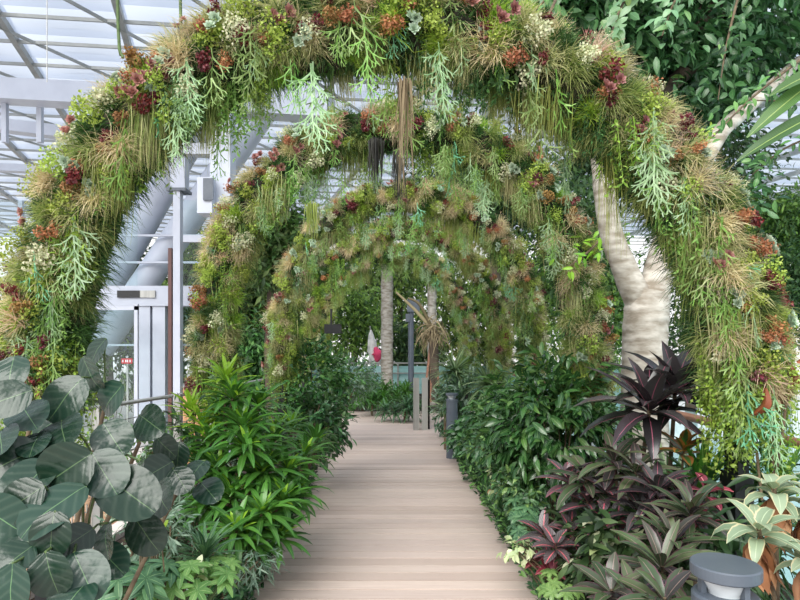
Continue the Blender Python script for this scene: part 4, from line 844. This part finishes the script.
# leafy sprays reaching over the arch
def spray(lab,a,b,n,L,W,lm,name='leafy_branch'):
    root=thing(name,lab,'branch',a); ms=MB(); pts=smooth_path([a,(np.array(a)+b)/2+R.normal(0,.04,3),b],7); tube(ms,pts,np.linspace(.012,.003,len(pts)),6); part('twig',ms,M['stem'],root)
    ml=MB(); t=R.random(n)*.9+.1; i=(t*(len(pts)-1)).astype(int); T=unit(np.array(b)-a); side=unit(np.cross(T,[0,1,0]))*np.where(R.random(n)<.5,1,-1)[:,None]
    leaves(ml,pts[i]+R.normal(0,.05,(n,3)),T*.5+side*.8+R.normal(0,.35,(n,3))+[0,0,-.5],R.normal(0,.3,(n,3))+[0,-.8,.7],L*R.uniform(.7,1.1,n),W,nseg=4,prof='ovate',droop=.5,fold=.2); part('foliage',ml,M[lm],root)
q=lambda px,py,d: P(px,py,d)
spray('pale green leafy branch hanging over the right crown of the nearest arch',q(640,-30,4.2),q(608,52,3.85),60,.115,.05,'l_canopy_lt')
spray('pale green leafy branch at the top, right of the one over the arch crown',q(690,-20,4.2),q(662,36,4.0),44,.11,.045,'l_canopy_lt')
spray('thin twig with small rounded leaves crossing the nearest arch at its top',q(560,-10,3.6),q(516,66,3.05),16,.065,.035,'l_canopy_lt')
spray('leafy branch with mid-green leaves at the very top, left of the pale ones',q(560,-20,4.4),q(500,22,4.2),36,.09,.04,'l_ficus_lt')
spray('long leafy twig trailing down behind the orange flowers on the right',q(800,60,4.4),q(700,150,4.0),46,.09,.035,'l_ficus_lt')
spray('leafy twig in front of the dark branch at the upper right',q(740,-10,4.6),q(718,100,4.4),40,.09,.04,'l_canopy')
spray('leafy twig reaching in from the right edge, high up',q(830,80,4.6),q(748,100,4.4),36,.10,.04,'l_canopy')
spray('leafy twig with drooping leaves by the right edge under the strap leaf',q(830,130,4.4),q(752,175,4.2),30,.09,.035,'l_ficus_lt')
spray('yellow-green leafy twig in the gap above the second arch leg on the right',q(600,240,4.8),q(566,268,4.7),26,.10,.03,'l_cord_y')
root=thing('strap_leaf_palm','large ribbed strap leaves hanging in from the right edge','palm',P(850,60,4.2)); ml=MB()
for (a_,b_) in (((830,70),(752,122)),((850,100),(742,142)),((850,60),(775,80))):
    A_=q(*a_,4.1); B_=q(*b_,3.9); leaves(ml,A_,B_-A_,[0.2,-.6,.7],np.linalg.norm(B_-A_),.12,nseg=8,prof='lance',droop=.35,fold=.25,cols=5)
ms=MB(); tube(ms,[P(850,60,4.2),P(850,-80,4.3),P(850,-400,4.5)],.02,6); part('stem',ms,M['stem_green'],root); part('foliage',ml,M['l_banana'],root)
# right hand railing and curled dead leaves
t=thing('wood_handrail_fence','brown wooden handrail on pale glass along the right bed','railing',(2.45,4,-.06))
mb=MB(); tube(mb,[(2.5,1.5,.98),(2.5,4.5,.98),(2.42,7.5,.98),(2.4,14,.98)],.035,14); part('handrail',mb,M['rail_wood'],t)
mb=MB(); box(mb,(2.46,1.5,-.06),(2.475,14,.9)); part('glass_panel',mb,M['glass'],t,False)
for y_ in (2.6,5.2,7.8,10.4): 
    mb=MB(); box(mb,(2.48,y_-.03,-.1),(2.52,y_+.03,.97)); part('post',mb,M['silver'],t,False)
root=thing('curled_leaf_plant','bare-stemmed plant with big curled rust-brown leaves at the right edge','plant',np.array([1.95,3.1,-.06])); ms=MB()
for a_,b_ in (((762,500),(757,400)),((776,500),(775,390)),((770,505),(790,362))): tube(ms,smooth_path([P(*a_,3.1),(P(*a_,3.1)+P(*b_,3.1))/2+R.normal(0,.02,3),P(*b_,3.1)],5),.008,6)
tube(ms,[[1.95,3.1,-.06],P(768,502,3.1)],.012,6); part('stem',ms,M['stem'],root)
ml=MB(); leaves(ml,np.array([P(788,362,3.1),P(796,362,3.05),P(776,385,3.1),P(765,388,3.0)]),np.array([[.1,-.1,-1],[1,0,.3],[.1,.1,-1],[-.2,0,-1.]]),np.array([[.5,-.8,.1]]*4),np.array([.30,.2,.2,.16]),.06,nseg=9,prof='lance',droop=np.array([1.1,.5,.9,.6]),fold=1.2,cols=5,wave=.03); part('curled_leaf',ml,M['l_rust'],root)

# ------------------------------------------------------------------ BACKGROUND TREES
def bgtree(lab,px,py,d,rx,rz,lm,lm2,n,L=.22,bark='bark_dark',tr=.14,zb=-.8):
    c=P(px,py,d); base=np.array([c[0],d,zb]); cl=[]
    for k in range(14):
        dd=rnd_dirs(1)[0]; cl.append((c+dd*np.array([rx,rx*.6,rz])*.62*R.random()**.3,(rx*.45,rx*.4,rz*.4)))
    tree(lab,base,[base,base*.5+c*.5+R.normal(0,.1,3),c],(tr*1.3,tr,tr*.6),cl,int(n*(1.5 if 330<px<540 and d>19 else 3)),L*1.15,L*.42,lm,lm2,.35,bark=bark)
bgtree('bushy green tree behind the glass under the diagonal tubes, left side',110,300,26,3.2,3.0,'l_tree','l_treed',3000,.3)
bgtree('bushy tree behind the thin steel column',205,292,25,2.6,3.0,'l_tree','l_treey',3000,.3)
bgtree('dark tree beyond the far left end of the glass wall',20,330,27,4.0,3.0,'l_treed','l_tree',3000,.3)
bgtree('leafy tree seen between the second and third arches on the left',250,300,20,1.9,2.6,'l_tree','l_treey',2600,.26)
bgtree('leafy tree rising between the left sides of the second and third arches',275,245,13.5,.9,1.1,'l_tree','l_ficus_lt',1500,.2)
bgtree('low leafy tree seen beneath the left side of the second arch',262,372,15,1.3,1.3,'l_ficus_lt','l_treed',1800,.18)
bgtree('light green tree beyond the balustrade, left of the pale trunk',352,330,27,1.8,2.4,'l_treey','l_tree',2400,.26)
bgtree('dark green tree directly behind the lamp post',408,345,30,2.6,2.0,'l_treed','l_tree',2600,.28)
bgtree('tall green tree closing the view over the tunnel end',400,290,34,4.5,3.6,'l_treey','l_tree',4200,.34)
bgtree('leafy tree behind the farthest arch on the right',470,320,22,2.2,2.6,'l_treey','l_tree',3000,.24)
bgtree('pale green tree seen between the right arch legs',525,300,20,2.0,2.8,'l_treey','l_tree',3000,.24)
bgtree('round dense tree with yellow-green top at the right edge',785,225,22,2.6,1.7,'l_tree','l_treey',4200,.2)
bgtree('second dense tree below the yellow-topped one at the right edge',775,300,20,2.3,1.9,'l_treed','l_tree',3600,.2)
bgtree('dark tree seen through the gap right of the pale trunk',690,300,18,2.2,2.9,'l_treed','l_tree',2400,.2)
bgtree('leafy tree left of the pale trunk behind the second arch leg',600,300,16,1.3,2.4,'l_tree','l_treey',2600,.18)
bgtree('tall dark tree rising behind the crowns of the second and third arches',500,185,13.5,2.0,1.5,'l_treed','l_tree',2600,.17,zb=-.1)
bgtree('slim tall tree behind the right shoulder of the second arch',575,235,14.5,.9,1.4,'l_tree','l_treed',1400,.17)
bgtree('high tree crown behind the top right branches',660,150,22,4.0,2.6,'l_treed','l_tree',3200,.26)
SHIFT=0
for (lab,px,py,d,rx,ry,n_,lm_,l2) in (('leafy bush behind the glass door, below the lintel',112,372,17.5,1.1,1.3,2200,'l_tree','l_treey'),
  ('tall leafy bush right of the thin steel column, behind the oak board',200,345,18,1.0,1.9,2600,'l_grey','l_tree'),
  ('pale green bush beyond the glass between the columns and the second arch',240,300,18.4,1.2,2.0,2600,'l_tree','l_treey'),
  ('leafy bush far left behind the broad dark leaves',40,370,17.6,1.8,1.3,2600,'l_tree','l_treed'),
  ('dark fern-like bush at the far end of the boardwalk, left side',362,392,14.6,.65,.4,1600,'l_cord','l_treed'),
  ('bright fern-like bush at the far end of the boardwalk, in front of the lamp post',398,396,14.9,.35,.3,700,'l_cord','l_ficus_lt'),
  ('bushes-green shrub right of the steel posts under the staked palm',449,408,10.4,.2,.5,900,'l_grey','l_ficus'),
  ('grey green shrub around the feet of the yuccas',470,398,9.0,.45,.35,1300,'l_sheff','l_grey')):
    zb=-.8 if d>15 else -.1
    bush('background_bush' if d>15 else 'leafy_shrub',lab.replace('bushes-green','mid-green'),'bush',np.array([P(px,0,d)[0],d,zb]),P(px,py,d),(rx,rx*.7,ry),n_,.2 if d>15 else .13,.07 if d>15 else .035,lm_,lm2=l2,frac2=.35)
# pale palm trunks and tied palm with dead fronds
def palm(lab,px,d,topy,r,bark,lm,n=14,L=1.2):
    b_=np.array([P(px,0,d)[0],d,-.8]); tp=P(px,topy,d); root=thing('palm_tree',lab,'palm tree',b_); ms=MB(); pts=np.linspace(b_,tp,14); tube(ms,pts,r*(1+.12*(np.arange(14)%2)),12); part('trunk',ms,M[bark],root)
    ml=MB(); a=R.uniform(0,6.28,n); dr=np.stack([np.cos(a),np.sin(a),R.uniform(.1,1,n)],1)
    for k in range(n):
        D=unit(dr[k]); cp=[tp]; dd=D.copy()
        for s_ in range(12): cp.append(cp[-1]+dd*L/12); dd=unit(dd+[0,0,-.13])
        cp=np.array(cp); i=R.integers(1,12,44); T=unit(cp[i]-cp[i-1]); sd=unit(np.cross(T,[0,0,1]))*np.where(R.random(44)<.5,1,-1)[:,None]
        leaves(ml,cp[i],sd+T*.6+[0,0,-.35],np.array([0,0,1.])+sd*.1,L*.34,.035,nseg=3,prof='blade',droop=.6)
    part('fronds',ml,M[lm],root)
palm('pale ringed palm trunk rising beyond the end of the boardwalk',387,18,262,.17,'bark','l_tree')
palm('slim pale trunk behind the staked palm',432,17,270,.12,'bark','l_tree')
t=thing('staked_palm','young palm with dead brown skirt held by wooden stakes beyond the steel posts','palm tree',(P(433,0,14.2)[0],14.2,-.1))
p=P(433,330,14.2); mb=MB(); tube(mb,smooth_path([P(433,400,14.2),P(434,360,14.2),p],4),(.12),10,lump=.1); part('trunk',mb,M['bark_dark'],t)
mb=MB(); n=160; hairs(mb,p+R.normal(0,.12,(n,3)),rnd_dirs(n)*[1,1,.6]+[0,0,-.4],.5,.03,1.2,4); part('dead_skirt',mb,M['rope'],t)
for a_ in ((424,400),(431,402),(441,400)): mb=MB(); bar(mb,P(*a_,14.1),P(432,332,14.2),.05,.05); part('stake',mb,M['rail_wood'],t,False)
mb=MB(); tube(mb,smooth_path([p,P(415,310,14.1),P(396,292,14.0)],6),np.linspace(.06,.02,13),7); tube(mb,smooth_path([p,P(420,305,14.0),P(408,298,14.0)],6),np.linspace(.05,.02,13),7); part('dead_frond',mb,M['rope'],t)
